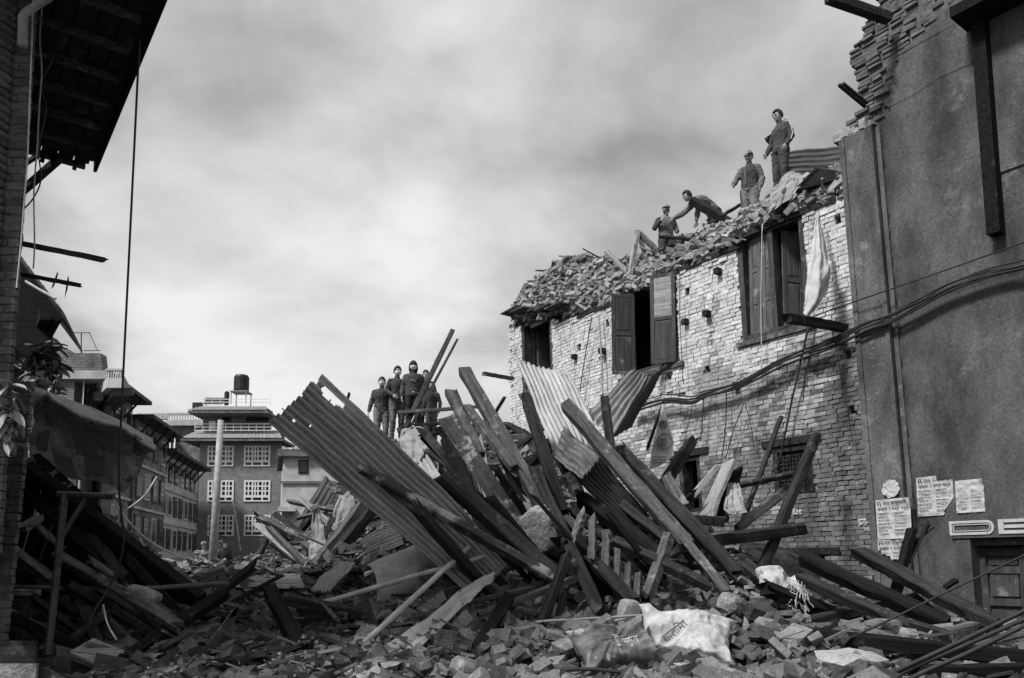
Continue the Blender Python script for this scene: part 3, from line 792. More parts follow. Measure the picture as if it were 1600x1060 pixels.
for k in range(7):
    t0, t1 = k / 7, (k + 1) / 7 - .01
    p, q = A.lerp(B_, t0), A.lerp(B_, t1); up = Vector((0, 0, .07)); bk = Vector((-1.6, 3.5, .35))
    b = MB(); b.hexa([p, q, q + bk, p + bk, p + up, q + up * .8, q + bk + up, p + bk + up]); b.build('roof_board', MAT['far_roof'], th_)
b = MB(); b.tube([P(40, 440, 12.3), P(60, 452, 12.3), P(87, 467, 12.3)], .025, 5); b.build('rafter', MAT['wire_pale'], th_)
rpart('bracket', 'wood_black', th_, 62, 480, 82, 500, 12.8, .6)
b = MB(); v = [P(*q, 13.2) for q in ((10, 398), (30, 408), (98, 498), (84, 504), (81, 560), (78, 600), (10, 600))]; n = len(v)
b.add(v + [w + Vector((-1.6, 2.2, 0)) for w in v], [tuple(range(n)), tuple(range(2 * n - 1, n - 1, -1))] + [(i, i + n, (i + 1) % n + n, (i + 1) % n) for i in range(n)]); b.build('gable', MAT['wood_black'], th_)
settle(th_)
bh = empty('parapet_house', 'brick house with a pale floor band, broken parapet and balustraded corner balcony', 'house')
D = 26
rpart('wall', 'far_old', bh, 20, 592, 117, 900, D, 1.5)
rpart('column', 'far_pale', bh, 117, 592, 132, 900, D - .05, .6)
rpart('porch_wall', 'far_roof', bh, 132, 592, 152, 900, D + 1.2, 4)
rpart('wall', 'far_old', bh, 152, 615, 176, 900, D + 1.0, 4)
rpart('floor_band', 'far_pale', bh, 20, 579, 168, 592, D - .15, 5)
b = MB(); p = [P(30, 579, D), P(80, 579, D), P(160, 579, D)]
q = [P(30, 500, D), P(72, 522, D), P(104, 545, D), P(118, 546, D), P(157, 552, D), P(164, 579, D)]
b.hexa([Vector((p[0].x, D, p[0].z)), Vector((p[2].x, D, p[0].z)), Vector((p[2].x, D + .4, p[0].z)), Vector((p[0].x, D + .4, p[0].z)), Vector((p[0].x, D, q[4].z)), Vector((q[4].x, D, q[4].z)), Vector((q[4].x, D + .4, q[4].z)), Vector((p[0].x, D + .4, q[4].z))])
b.add([Vector((v.x, yy, v.z)) for yy in (D, D + .4) for v in (P(30, 552, D), P(30, 500, D), P(78, 524, D), P(90, 538, D), P(104, 545, D), P(112, 552, D))], [(0, 1, 2, 3, 4, 5), (11, 10, 9, 8, 7, 6)] + [(i, i + 6, (i + 1) % 6 + 6, (i + 1) % 6) for i in range(6)])
b.build('parapet', MAT['far_old'], bh)
for x in (134, 141, 148): rpart('window_post', 'far_old', bh, x, 595, x + 3, 640, D + .6, .3)
rpart('canopy', 'far_roof', bh, 146, 612, 162, 626, D + .2, .9)
rpart('balcony_slab', 'far_pale', bh, 166, 591, 192, 606, D - .6, 2.5)
rpart('balcony_soffit', 'far_roof', bh, 176, 606, 210, 618, D - .4, 2.5)
b = MB(); v = [P(192, 577, D), P(210, 610, D), P(206, 618, D), P(176, 606, D), P(190, 591, D)]
b.add([Vector((w.x - (yy - D) * .72, yy, w.z)) for yy in (D + .2, D + 1.8) for w in v], [(0, 1, 2, 3, 4), (9, 8, 7, 6, 5)] + [(i, i + 5, (i + 1) % 5 + 5, (i + 1) % 5) for i in range(5)]); b.build('side_wing', MAT['far_old'], bh)
rpart('handrail', 'far_pale', bh, 166, 576, 194, 579, D - .62, .15)
for k in range(7): rpart('baluster', 'far_pale', bh, 169 + k * 3.6, 579, 171 + k * 3.6, 591, D - .6, .1)
settle(bh)
an = MB(); an.tube([P(127, 552, 27), P(127, 520, 27)], .02, 5); an.tube([P(115, 520, 27), P(141, 520, 27)], .02, 5); an.tube([P(131, 548, 27), P(156, 548, 27)], .02, 5); an.tube([P(140, 521, 27), P(152, 548, 27)], .012, 5)
tag(an.build('television_antenna', MAT['steel_dark']), 'thin rooftop antenna on the broken brick parapet', 'antenna')
# far street: row houses on the left side
def row_house(name, label, Y0, Y1, off, ztop, floors, bays, m):
    t = empty(name, label, 'house', group=None)
    X = lambda y, o=0: -23.8 + (60 - y) * .176 + off + o
    def fb(b, y0, y1, o0, o1, z0, z1):
        b.hexa([Vector(p) for p in ((X(y0, o0), y0, z0), (X(y0, o1), y0, z0), (X(y1, o1), y1, z0), (X(y1, o0), y1, z0), (X(y0, o0), y0, z1), (X(y0, o1), y0, z1), (X(y1, o1), y1, z1), (X(y1, o0), y1, z1))])
    def part(n, mm, *a):
        b = MB(); fb(b, *a); return b.build(n, MAT[mm], t)
    part('wall', m, Y0, Y1, -7, 0, 0, ztop)
    part('roof', 'far_roof', Y0 - .15, Y1 + .15, -7.2, 1.0, ztop + .02, ztop + .22)
    fh = ztop / floors; bw = (Y1 - Y0) / bays
    for f in range(floors):
        if f: part('string_course', 'far_pale', Y0, Y1, .0, .10, f * fh - .08, f * fh + .06)
        for k in range(bays):
            yc = Y0 + (k + .5) * bw; hw = bw * .26
            fr = part('window', 'wood_mid' if (f + k) % 3 else 'far_pale', yc - hw - .09, yc + hw + .09, .002, .08, f * fh + fh * .22, f * fh + fh * .84)
            q = MB(); fb(q, yc - hw, yc + hw, .07, .09, f * fh + fh * .27, f * fh + fh * .80); q.build('pane', MAT['glass_dark'], fr)
            if f == floors - 1:
                q = MB(); y = yc - bw / 2 + .1
                q.tube([Vector((X(y, .05), y, ztop - 1.0)), Vector((X(y, .95), y, ztop + .02))], .06, 4); q.build('eave_strut', MAT['wood_dark'], t)
    settle(t); return t
row_house('terraced_house', 'old brick terraced house with a strutted eave beside the newer four-storey house', 49.8, 60.5, 0, 8.75, 4, 7, 'far_pale')
row_house('terraced_house', 'dark terraced house with a deep eave behind the torn tarpaulin', 43, 49.6, .35, 9.6, 4, 4, 'far_old')
row_house('terraced_house', 'dark terraced house below the balustraded brick tower house', 36, 42.8, .2, 10.3, 4, 4, 'far_old')
t = empty('balustraded_house', 'brick house with a white roof balustrade behind the terraced row', 'house')
D = 74
rpart('wall', 'far_old', t, 266, 664, 330, 900, D, 8); rpart('wall_corner', 'far_pale', t, 262, 664, 268, 900, D - .1, .6)
rpart('cornice', 'far_pale', t, 258, 656, 332, 665, D - .6, 9)
rpart('handrail', 'far_pale', t, 262, 645, 330, 648, D - .4, .3)
for k in range(16): rpart('baluster', 'far_pale', t, 263 + k * 4.2, 648, 265 + k * 4.2, 656, D - .35, .2)
rpart('window', 'glass_dark', t, 274, 672, 283, 690, D - .05, .1); rpart('window', 'glass_dark', t, 296, 672, 304, 692, D - .05, .1)
rpart('tank', 'tank', t, 300, 629, 316, 646, D + 1, 1)
settle(t)
t = empty('flat_roof_house', 'low dark flat-roofed house at the end of the terraced row', 'house')
rpart('wall', 'far_old', t, 205, 664, 246, 900, 66, 8); rpart('cornice', 'far_roof', t, 200, 655, 252, 666, 65.5, 9); rpart('parapet', 'far_pale', t, 214, 646, 262, 655, 66.2, .4)
settle(t)
# newer four-storey brick house
nh = empty('four_storey_house', 'newer four-storey brick house with white lattice windows and a tiled skirt roof', 'house')
D = 62
b = MB(); p, q = P(306, 885, D), P(436, 885, D)
z1 = P(370, 690, D).z; b.hexa([Vector((x, y, z)) for z in (0, z1) for x, y in ((p.x, D), (q.x, D), (q.x - 2.8, D + 9), (p.x - 2.8, D + 9))]); b.build('wall', MAT['far_brick'], nh)
rpart('upper_wall', 'far_brick', nh, 316, 644, 424, 690, D + .9, 7)
def skirt(x0, x1, y0, y1, inset, name):
    a = MB(); p, q = P(x0, y1, D), P(x1, y1, D); zt = P(370, y0, D).z; n = 26
    for k in range(n):
        xa, xb = p.x + (q.x - p.x) * k / n, p.x + (q.x - p.x) * (k + 1) / n - .03
        xi = lambda x: x + inset * (1 - 2 * (x - p.x) / (q.x - p.x))
        for r in range(4):
            f0, f1 = r / 4, (r + 1) / 4 + .03
            za, zb = p.z + (zt - p.z) * f0, p.z + (zt - p.z) * f1
            ya, yb = D - 1.1 + 1.5 * f0, D - 1.1 + 1.5 * f1
            la, lb = lambda x: x + (xi(x) - x) * f0, lambda x: x + (xi(x) - x) * f1
            a.hexa([Vector((la(xa), ya, za)), Vector((la(xb), ya, za)), Vector((lb(xb), yb, zb)), Vector((lb(xa), yb, zb)), Vector((la(xa), ya, za + .07)), Vector((la(xb), ya, za + .07)), Vector((lb(xb), yb, zb + .02)), Vector((lb(xa), yb, zb + .02))])
    o = tag(a.build(name, MAT['tile_grey'], nh), kind='stuff')
    c = MB(); c.box(p.x - .05, q.x + .05, D - 1.05, D + 2.5, p.z - .22, p.z - .03); c.build('eave_slab', MAT['far_old'], nh)
    c = MB(); c.box(p.x + inset + .1, q.x - inset - .1, D + .3, D + 2.4, p.z - .1, zt - .02); c.build('roof_deck', MAT['far_old'], nh)
skirt(292, 447, 672, 688, .7, 'roof_tiles'); skirt(303, 424, 634, 645, .5, 'roof_tiles')
def lattice_window(x0, y0, x1, y1):
    fr = MB(); p, q = P(x0, y1, D), P(x1, y0, D); w, h = q.x - p.x, q.z - p.z
    X0, Z0 = p.x, p.z
    def r(a0, a1, c0, c1, yy=.07): fr.box(X0 + a0 * w, X0 + a1 * w, D - yy, D - .002, Z0 + c0 * h, Z0 + c1 * h)
    r(0, 1, 0, .06); r(0, 1, .93, 1); r(0, .065, .06, .93); r(.935, 1, .06, .93)
    r(.065, .935, .19, .30, .065)
    for a in (.29, .67): r(a, a + .06, .06, .93, .068)
    for a in (.165, .42, .53, .825 - .02): r(a - .02, a + .03, .3, .93, .06)
    for c in (.47, .70): r(.065, .935, c, c + .06, .055)
    o = fr.build('window', MAT['white_paint'], nh)
    g_ = MB(); g_.box(X0 + .02 * w, X0 + .98 * w, D - .03, D - .01, Z0 + .02 * h, Z0 + .98 * h); g_.build('pane', MAT['glass_dark'], o)
for y0, y1 in ((697, 729), (751, 784), (805, 838)):
    lattice_window(324, y0, 366, y1); lattice_window(381, y0, 423, y1)
for x0, x1 in ((347, 361), (384, 402), (402, 420)): rpart('doorway', 'glass_dark', nh, x0, 652, x1, 672, D + .86, .06)
rpart('white_board', 'white_paint', nh, 326, 658, 337, 672, D + .3, .05)
b = MB()
for y in (662, 667, 672): rpx(b, 304, y, 424, y + 1.1, D - .5, .05)
for k in range(11): rpx(b, 304 + k * 12, 662, 305.2 + k * 12, 674, D - .48, .05)
b.build('balcony_rail', MAT['white_paint'], nh)
b = MB()
for y in (623.5, 628): rpx(b, 318, y, 422, y + .9, D + .6, .05)
for k in range(9): rpx(b, 318 + k * 13, 623.5, 319 + k * 13, 636, D + .62, .05)
b.build('terrace_rail', MAT['white_paint'], nh)
settle(nh)
tk = empty('water_tank', 'black rooftop water tank on a steel stand above the four-storey house', 'water tank')
p = P(377, 613, 64); b = MB(); b.tube([p, p + Vector((0, 0, .15)), p + Vector((0, 0, 1.2)), p + Vector((0, 0, 1.38))], [.5, .6, .6, .5], 14); b.build('tank_body', MAT['tank'], tk)
for sx in (-.6, .6):
    for sy in (-.6, .6):
        b = MB(); b.tube([p + Vector((sx, sy, -1.1)), p + Vector((sx, sy, .03))], .05, 4); b.build('leg', MAT['pipe_grey'], tk)
b = MB(); b.box(p.x - .7, p.x + .7, p.y - .7, p.y + .7, p.z - .08, p.z - .005); b.build('platform', MAT['pipe_grey'], tk)
settle(tk)
p = P(354, 633, 63.5); b = MB(); b.tube([p, p + Vector((0, 0, 1.0)), p + Vector((0, 0, 1.12))], [.2, .2, .1], 10); tag(b.build('water_cylinder', MAT['tank']), 'slim dark upright cylinder on the roof terrace beside the tank stand', 'cylinder')
p = P(332, 632, 63.5); b = MB(); b.hexa([p + Vector(v) for v in ((-.8, 0, .0), (.8, 0, .0), (.8, .8, .5), (-.8, .8, .5), (-.8, 0, .06), (.8, 0, .06), (.8, .8, .56), (-.8, .8, .56))]); b.tube([p + Vector((-.9, .8, .6)), p + Vector((.9, .8, .6))], .12, 8); b.tube([p + Vector((-.8, .7, -.3)), p + Vector((-.8, .8, .6))], .03, 4); b.tube([p + Vector((.8, .7, -.3)), p + Vector((.8, .8, .6))], .03, 4)
tag(b.build('solar_heater', MAT['steel_dark']), 'solar water heater on the roof terrace of the four-storey house', 'solar heater')
# damaged pale house behind the heap
rh = empty('cracked_house', 'damaged pale house with one small broken window beside the four-storey house', 'house')
D = 50
rpart('wall', 'far_pale', rh, 438, 712, 640, 900, D, 7); rpart('roof_slab', 'far_old', rh, 434, 702, 645, 713, D - .4, 8)
rpart('window_frame', 'wood_dark', rh, 466, 719, 482, 740, D - .06, .1); rpart('pane', 'glass_dark', rh, 468, 721, 480, 738, D - .08, .05)
rpart('string_course', 'far_old', rh, 438, 752, 640, 756, D - .12, .2); rpart('ledge', 'far_pale', rh, 434, 792, 462, 799, D - .8, .9)
b = MB()
for k in range(60): x = 440 + k * 3.2; rpx(b, x, 703 - U(0, 7), x + U(2, 6), 703, D + U(0, 1), U(.2, .4))
tag(b.build('parapet_rubble', MAT['brick_half'], rh), kind='stuff')
settle(rh)
# leaning utility pole
b = MB(); b.tube([P(331, 903, 26), P(338, 780, 26), P(345, 657, 26)], [.145, .12, .095], 14)
tag(b.build('utility_pole', MAT['pipe_grey'], smooth=True), 'bare pale utility pole leaning slightly in front of the four-storey house', 'pole')
# ================================================================ beams, planks, poles of the heap
def member(p, q, w, h, m, name, roll=0.0, rnd=False, bend=0.0, ragged=.02, seg=9):
    """timber with worn edges, built along its own X axis so that the grain runs with it"""
    L = (q - p).length; b = MB()
    if rnd:
        n = 10
        b.tube([Vector((L * k / seg, U(-.4, .4) * w * .25, U(-.4, .4) * w * .25 + bend * math.sin(math.pi * k / seg))) for k in range(seg + 1)], [w / 2 * U(.9, 1.08) for k in range(seg + 1)], n)
    else:
        c = min(w, h) * .10
        prof = [(-w / 2 + c, -h / 2), (w / 2 - c, -h / 2), (w / 2, -h / 2 + c), (w / 2, h / 2 - c), (w / 2 - c, h / 2), (-w / 2 + c, h / 2), (-w / 2, h / 2 - c), (-w / 2, -h / 2 + c)]
        rows = []
        sd_ = U(0, 50)
        for k in range(seg + 1):
            x = L * k / seg; off = Vector((0, .01 * noise.noise(Vector((x, sd_, 0))), bend * math.sin(math.pi * k / seg)))
            rg = U(ragged, ragged * 3) if k in (0, seg) else 0
            j = min(w, h) * .06
            rows.append([Vector((x + U(-rg, rg), y + U(-j, j), z + U(-j, j))) + off for y, z in prof])
        vs = [v for r in rows for v in r]; n = 8
        fs_ = [(k * n + a, k * n + (a + 1) % n, (k + 1) * n + (a + 1) % n, (k + 1) * n + a) for k in range(seg) for a in range(n)]
        fs_ += [tuple(range(n - 1, -1, -1)), tuple(seg * n + a for a in range(n))]
        b.add(vs, fs_)
    ex = (q - p).normalized(); up = Vector((0, 0, 1)) if abs(ex.z) < .97 else Vector((0, 1, 0))
    ey = up.cross(ex).normalized(); ez = ex.cross(ey)
    M = Matrix((ex, ey, ez)).transposed().to_4x4() @ Matrix.Rotation(roll, 4, 'X'); M.translation = p
    return b.build(name, MAT[m], None, smooth=rnd, M=M)
def T(x1, y1, d1, x2, y2, d2, wpx, m, label, name='wooden_timber', cat='timber', asp=1.0, roll=.5, rnd=False, bend=0.0, group=None, ragged=.03):
    w = wpx * (d1 + d2) / 2 / FPX * (.82 if not rnd else 1)
    return tag(member(P(x1, y1, d1), P(x2, y2, d2), w, w * asp, m, name, roll, rnd, bend, ragged), label, cat, group)
K, D_, M_, C_, PL = 'wood_black', 'wood_dark', 'wood_mid', 'wood_chalky', 'wood_pale'
# --- centre
T(566,734,8.9, 872,908,8.6, 19, C_, 'long chalky beam lying along the big rusty corrugated sheet', roll=.9)
T(690,742,9.5, 872,908,8.7, 30, D_, 'thick dark beam leaning beside the rough concrete lump', roll=.7)
T(726,580,11.2, 852,800,10.0, 24, M_, 'tall squared beam leaning highest above the heap', roll=.6)
T(836,735,9.7, 936,955,8.2, 23, D_, 'dark beam slanting down past the rough concrete lump to the fallen balusters', roll=.6)
T(706,616,11.0, 748,712,10.6, 22, M_, 'grey post with a chipped pointed end above the chalky plank', name='wooden_post', cat='post', roll=.7)
T(698,655,10.5, 812,828,9.7, 34, C_, 'wide plank smeared with white plaster', name='wooden_plank', cat='plank', asp=.35, roll=1.0)
T(729,637,10.8, 806,735,10.2, 16, M_, 'narrow squared timber leaning beside the tall squared beam', roll=.5)
T(823,625,10.3, 878,800,9.6, 22, D_, 'dark upright post beside the pale corrugated sheet', name='wooden_post', cat='post', roll=.4)
T(885,634,10.5, 1072,850,9.2, 25, M_, 'long grey beam crossing in front of the pale corrugated sheet', roll=.8)
T(1066,838,9.25, 1136,925,8.5, 17, M_, 'lower jointed end piece of the long grey beam', name='timber_joint', roll=.8)
T(967,700,11.0, 1152,896,9.4, 24, D_, 'dark beam running parallel behind the long grey beam', roll=.8)
T(945,621,10.9, 954,700,10.6, 17, D_, 'short grey post standing against the folded corrugated sheet', name='wooden_post', cat='post', roll=.3)
T(970,787,9.7, 1050,850,9.1, 19, D_, 'dark rafter with a pale sawn end under the long grey beam', name='rafter', roll=.8)
T(906,778,9.5, 1030,868,8.9, 27, K, 'black squared beam below the dark corrugated sheet', roll=.7)
T(958,845,9.0, 1104,914,8.5, 20, D_, 'worn beam lying over the tops of the fallen balusters', roll=.6)
T(899,850,8.9, 990,940,8.3, 24, D_, 'railing beam that carries the fallen balusters', name='railing_timber', roll=.75)
for k, (x, y0, y1) in enumerate(((926,811,872), (947,835,890), (965,863,912), (981,880,930), (996,900,938))):
    T(x, y0, 8.75, x - 1, y1, 8.6, 14, M_, 'short pale baluster standing in a fallen railing', name='baluster', cat='baluster', roll=.15, group='balusters of the fallen railing')
T(911,803,9.0, 897,850,8.8, 15, M_, 'pale wooden block tilted above the first baluster', name='wooden_block', cat='block', roll=.3)
T(1044,843,8.9, 1012,930,8.5, 19, M_, 'stubby grey timber leaning across the worn beam end', name='wooden_block', cat='block', roll=.2)
T(873,716,9.7, 906,770,9.3, 18, K, 'short black timber end under the dark corrugated sheet', roll=.6)
T(886,745,9.3, 902,772,9.2, 20, D_, 'stub of squared timber under the dark corrugated sheet edge', name='wooden_block', cat='block', roll=.5)
T(897,800,9.7, 955,850,9.2, 17, D_, 'rafter with a split pale end above the balusters', name='rafter', roll=.7)
T(756,958,8.3, 898,905,8.5, 18, M_, 'plank with a frayed edge lying low on the bricks', name='wooden_plank', cat='plank', asp=.6, roll=.2)
T(722,944,8.6, 852,914,8.8, 14, M_, 'slim plank above the frayed plank', name='wooden_plank', cat='plank', asp=.5, roll=.2)
T(886,868,8.5, 828,1024,7.5, 17, D_, 'dark post slanting down to the loose bricks', name='wooden_post', cat='post', roll=.4)
T(880,932,8.3, 866,990,8.0, 12, D_, 'thin dark strut beside the slanting dark post', name='wooden_strut', cat='strut', roll=.3)
T(825,1012,7.3, 912,978,7.6, 10, M_, 'thin lath lying among loose bricks', name='lath', cat='lath', asp=.6)
T(720,1060,6.8, 795,935,8.2, 26, K, 'black charred beam crossing the foreground bricks', roll=.4)
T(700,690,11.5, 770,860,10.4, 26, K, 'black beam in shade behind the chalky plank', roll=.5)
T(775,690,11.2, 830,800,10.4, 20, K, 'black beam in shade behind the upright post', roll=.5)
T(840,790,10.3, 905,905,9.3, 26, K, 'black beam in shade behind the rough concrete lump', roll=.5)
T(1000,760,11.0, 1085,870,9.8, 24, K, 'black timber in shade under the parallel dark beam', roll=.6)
# --- between heap and brick wall
T(1139,725,11.6, 1104,806,11.2, 34, PL, 'wide pale board leaning by the brick wall', name='wooden_board', cat='board', asp=.25, roll=.3)
T(1150,735,11.7, 1128,812,11.3, 30, K, 'black board behind the wide pale board', name='wooden_board', cat='board', asp=.25, roll=.3)
T(1120,731,11.9, 1060,800,11.2, 11, PL, 'slim pale stick leaning against the wide pale board', name='stick', cat='stick')
T(1042,748,11.6, 1070,795,11.1, 22, M_, 'grey split timber end beside the pale boards', name='wooden_block', cat='block', roll=.6)
T(1275,682,12.4, 1190,892,11.0, 17, D_, 'long dark pole leaning on the lattice window', name='wooden_pole', cat='pole', roll=.3)
T(1220,652,13.0, 1162,812,12.0, 9, D_, 'thin dark pole leaning beside the lattice window', name='wooden_pole', cat='pole', rnd=True)
T(1085,850,10.6, 1255,826,11.4, 22, D_, 'horizontal dark beam below the lattice window', roll=.1)
T(1228,766,12.4, 1152,826,11.5, 17, M_, 'short brace rising to the lattice window sill', name='wooden_brace', cat='brace', roll=.4)
T(1080,690,13.2, 1030,770,12.4, 20, D_, 'charred rafter below the printed triangular banner', name='rafter', roll=.4)
T(1037,628,12.9, 1012,700,12.4, 8, K, 'thin black slat beside the printed triangular banner', name='slat', cat='slat', asp=.4)
T(1080,812,10.6, 1130,815,10.7, 18, D_, 'short grey stub on the rubble under the wide pale board', name='wooden_block', cat='block', roll=.1)
T(1150,760,12.0, 1235,742,12.3, 10, D_, 'slim dark batten under the lattice window', name='batten', cat='batten')
# --- right foreground
T(1253,872,9.6, 1480,976,8.2, 26, K, 'thick black beam lying before the torn posters', roll=.6)
T(1341,862,10.2, 1545,972,8.8, 25, D_, 'thick mossy beam lying before the panelled door', roll=.6)
T(1248,902,8.7, 1418,978,8.1, 20, D_, 'tapered dark beam below the thick black beam', roll=.6)
T(1395,968,8.2, 1482,992,7.9, 14, D_, 'short low beam continuing the tapered dark beam', roll=.5)
T(1240,990,7.5, 1640,1032,6.9, 27, K, 'long black beam lying flat across the rubble by the cables', roll=.1)
T(1425,1050,6.7, 1680,1046,6.6, 24, K, 'black beam lying lowest under the cables', roll=.1)
T(1414,852,10.4, 1452,822,10.6, 16, D_, 'splintered dark board propped at the posters', name='wooden_board', cat='board', asp=.3)
T(1425,828,10.4, 1396,942,9.9, 16, K, 'black broken post standing before the posters', name='wooden_post', cat='post', roll=.3)
T(1446,818,10.6, 1420,880,10.2, 16, D_, 'grey split board behind the broken post', name='wooden_board', cat='board', asp=.3)
T(1514,957,8.6, 1562,978,8.2, 20, D_, 'squared beam end resting by the door', name='wooden_block', cat='block', roll=.2)
T(1480,990,8.0, 1522,982,8.0, 22, M_, 'cut grey beam end above the long black beam', name='wooden_block', cat='block', roll=.15)
T(1476,918,10.3, 1492,908,10.4, 9, K, 'small black peg leaning at the door step', name='wooden_peg', cat='peg')
T(1164,880,9.6, 1230,935,9.0, 22, D_, 'dark splintered timber beside the straw bag', name='wooden_plank', cat='plank', asp=.5)
T(1165,1030,7.4, 1215,965,7.9, 16, D_, 'split plank stuck in the rubble beside the white sack', name='wooden_plank', cat='plank', asp=.5)
T(1520,1010,7.6, 1610,990,7.9, 12, M_, 'weathered lath behind the cables', name='lath', cat='lath', asp=.5)
# --- left foreground
T(88,868,8.6, 278,978,7.5, 19, M_, 'long grey beam sloping through the collapsed timbers', roll=.5)
T(22,861,8.2, 80,906,7.9, 17, M_, 'grey squared beam by the leaning brick wall', roll=.5)
T(158,1056,7.0, 346,930,8.1, 23, K, 'long black beam crossing the collapsed timbers', roll=.4)
T(12,917,8.0, 357,911,8.6, 8, M_, 'long thin pole lying level across the collapsed timbers', name='wooden_pole', cat='pole', rnd=True, bend=-.05)
T(36,826,8.6, 61,809,8.7, 16, M_, 'broken timber stub with a pale end', name='wooden_block', cat='block', roll=.4)
T(57,822,8.9, 95,858,8.6, 12, M_, 'short grey batten beside the broken stub', name='batten', cat='batten')
T(132,968,8.0, 94,1030,7.3, 13, D_, 'short strut propped above the fallen board', name='wooden_strut', cat='strut')
T(108,800,9.4, 200,912,8.4, 20, D_, 'dark rafter under the collapsed roof', name='rafter', roll=.5)
T(20,880,8.4, 120,960,7.9, 15, K, 'black batten low under the grey squared beam', name='batten', cat='batten')
T(60,720,9.3, 150,800,9.0, 18, K, 'black rafter under the torn tarpaulin', name='rafter')
T(45,770,9.1, 170,890,8.7, 20, K, 'second black rafter of the collapsed roof', name='rafter')
T(140,880,8.6, 195,905,8.3, 18, D_, 'stub rafter poking out of the collapsed roof', name='rafter')
T(165,935,8.0, 150,1000,7.6, 34, K, 'wide black board hanging under the long grey beam', name='wooden_board', cat='board', asp=.2)
T(225,988,7.8, 186,1036,7.3, 18, D_, 'short dark plank behind the fallen board', name='wooden_plank', cat='plank', asp=.5)
T(104,930,8.2, 108,958,8.1, 12, M_, 'small board with nail holes among the collapsed timbers', name='wooden_board', cat='board', asp=.3)
T(40,942,7.6, 32,1004,7.2, 13, D_, 'short post by the leaning brick wall', name='wooden_post', cat='post')
T(18,926,7.5, 58,926,7.6, 16, M_, 'plank end wrapped in dirty plastic', name='wooden_plank', cat='plank', asp=.7, roll=.1)
T(262,1038,7.3, 310,1015,7.5, 9, M_, 'thin pale lath near the broken chair frame', name='lath', cat='lath', asp=.5)
T(200,1046,7.0, 300,985,7.6, 9, M_, 'rough stick beside the long black crossing beam', name='stick', cat='stick', rnd=True)
T(283,960,8.3, 395,972,8.6, 12, K, 'dark batten lying left of the upright black stump', name='batten', cat='batten')
T(340,940,9.0, 470,975,8.4, 11, D_, 'dark slat lying behind the upright black stump', name='slat', cat='slat', asp=.5)
T(345,955,8.7, 410,985,8.3, 10, D_, 'narrow slat under the dark slat', name='slat', cat='slat', asp=.5)
T(290,1040,7.0, 420,1025,7.0, 12, K, 'black slat at the foot of the heap left of the long pale pole', name='slat', cat='slat', asp=.5)
T(380,1045,6.9, 480,1005,7.4, 16, K, 'black plank low in front of the upright black stump', name='wooden_plank', cat='plank', asp=.4)
# --- centre left
T(505,1062,6.8, 733,855,8.9, 10, 'pipe_grey', 'long pale round pole leaning up to the big rusty sheet', name='wooden_pole', cat='pole', rnd=True)
T(493,945,8.4, 757,870,8.8, 8, 'pipe_grey', 'thin pale pole crossing the curled metal sheet', name='wooden_pole', cat='pole', rnd=True)
T(423,924,8.0, 467,1012,7.5, 26, K, 'upright black stump of a thick beam', roll=.3)
T(444,936,8.3, 574,962,8.4, 20, D_, 'beam resting on the upright black stump', roll=.3)
T(568,930,8.3, 591,992,7.9, 13, D_, 'short plank standing under the curled sheet', name='wooden_plank', cat='plank', asp=.4)
T(505,945,8.2, 527,970,8.0, 7, M_, 'small pale stick against the stump beam', name='stick', cat='stick')
T(475,898,10.5, 577,893,10.7, 8, K, 'thin black round pole lying above the flat boards', name='wooden_pole', cat='pole', rnd=True)
T(565,793,12.4, 490,893,11.6, 24, M_, 'grey beam leaning left below the big rusty sheet', roll=.3)
T(580,798,12.4, 505,893,11.4, 22, D_, 'dark beam leaning left behind the grey beam', roll=.3)
T(424,828,18, 398,882,17.5, 10, D_, 'dark stake leaning before the four-storey house', name='wooden_stake', cat='stake', rnd=True)
T(464,810,16.5, 541,792,16.5, 10, M_, 'pale plank sticking out below the big rusty sheet', name='wooden_plank', cat='plank', asp=.6)
T(452,850,16.8, 505,792,17, 9, K, 'black batten along the edge of the dark leaning sheet', name='batten', cat='batten')
T(487,882,13, 520,810,14, 11, D_, 'dark stick behind the hanging rag', name='stick', cat='stick')
T(447,862,17, 560,772,18, 8, D_, 'thin dark rafter rising behind the hanging rag', name='rafter')
T(472,838,15.8, 524,824,15.9, 9, M_, 'short pale batten beside the hanging rag', name='batten', cat='batten')
T(624,645,16.8, 745,636,16.4, 12, M_, 'long level plank before the masked onlookers', name='wooden_plank', cat='plank', asp=.5, roll=.1)
T(648,664,15.8, 702,661,15.8, 12, D_, 'short plank under the long level plank', name='wooden_plank', cat='plank', asp=.5, roll=.1)
T(657,682,15.2, 692,676,15.3, 13, D_, 'pointed plank stub beside the pale torn cloth', name='wooden_plank', cat='plank', asp=.6, roll=.1)
T(676,696,14.6, 648,738,14, 9, D_, 'dark stick leaning across the pale torn cloth', name='stick', cat='stick')
T(624,672,16.6, 640,690,16.2, 10, D_, 'dark wedge of wood at the corner of the pale torn cloth', name='wooden_block', cat='block')
T(707,517,17.2, 632,670,16.8, 9, 'steel_dark', 'thick dark steel bar rising above the hooded onlooker', name='steel_bar', cat='steel bar', roll=.3)
T(714,532,17.5, 640,670,17, 5, 'steel_dark', 'thin dark steel bar beside the thick bar', name='steel_bar', cat='steel bar', roll=.3)
T(757,584,17.5, 800,592,18, 11, M_, 'pale plank end sticking out by the broken house corner', name='wooden_plank', cat='plank', asp=.6, roll=.1)
T(536,652,9.6, 545,620,9.7, 5, K, 'small black peg standing on the edge of the big rusty sheet', name='wooden_peg', cat='peg')
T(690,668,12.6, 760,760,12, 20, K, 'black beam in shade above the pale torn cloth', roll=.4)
T(735,700,14, 770,790,12, 18, D_, 'dark rafter behind the narrow squared timber', name='rafter')
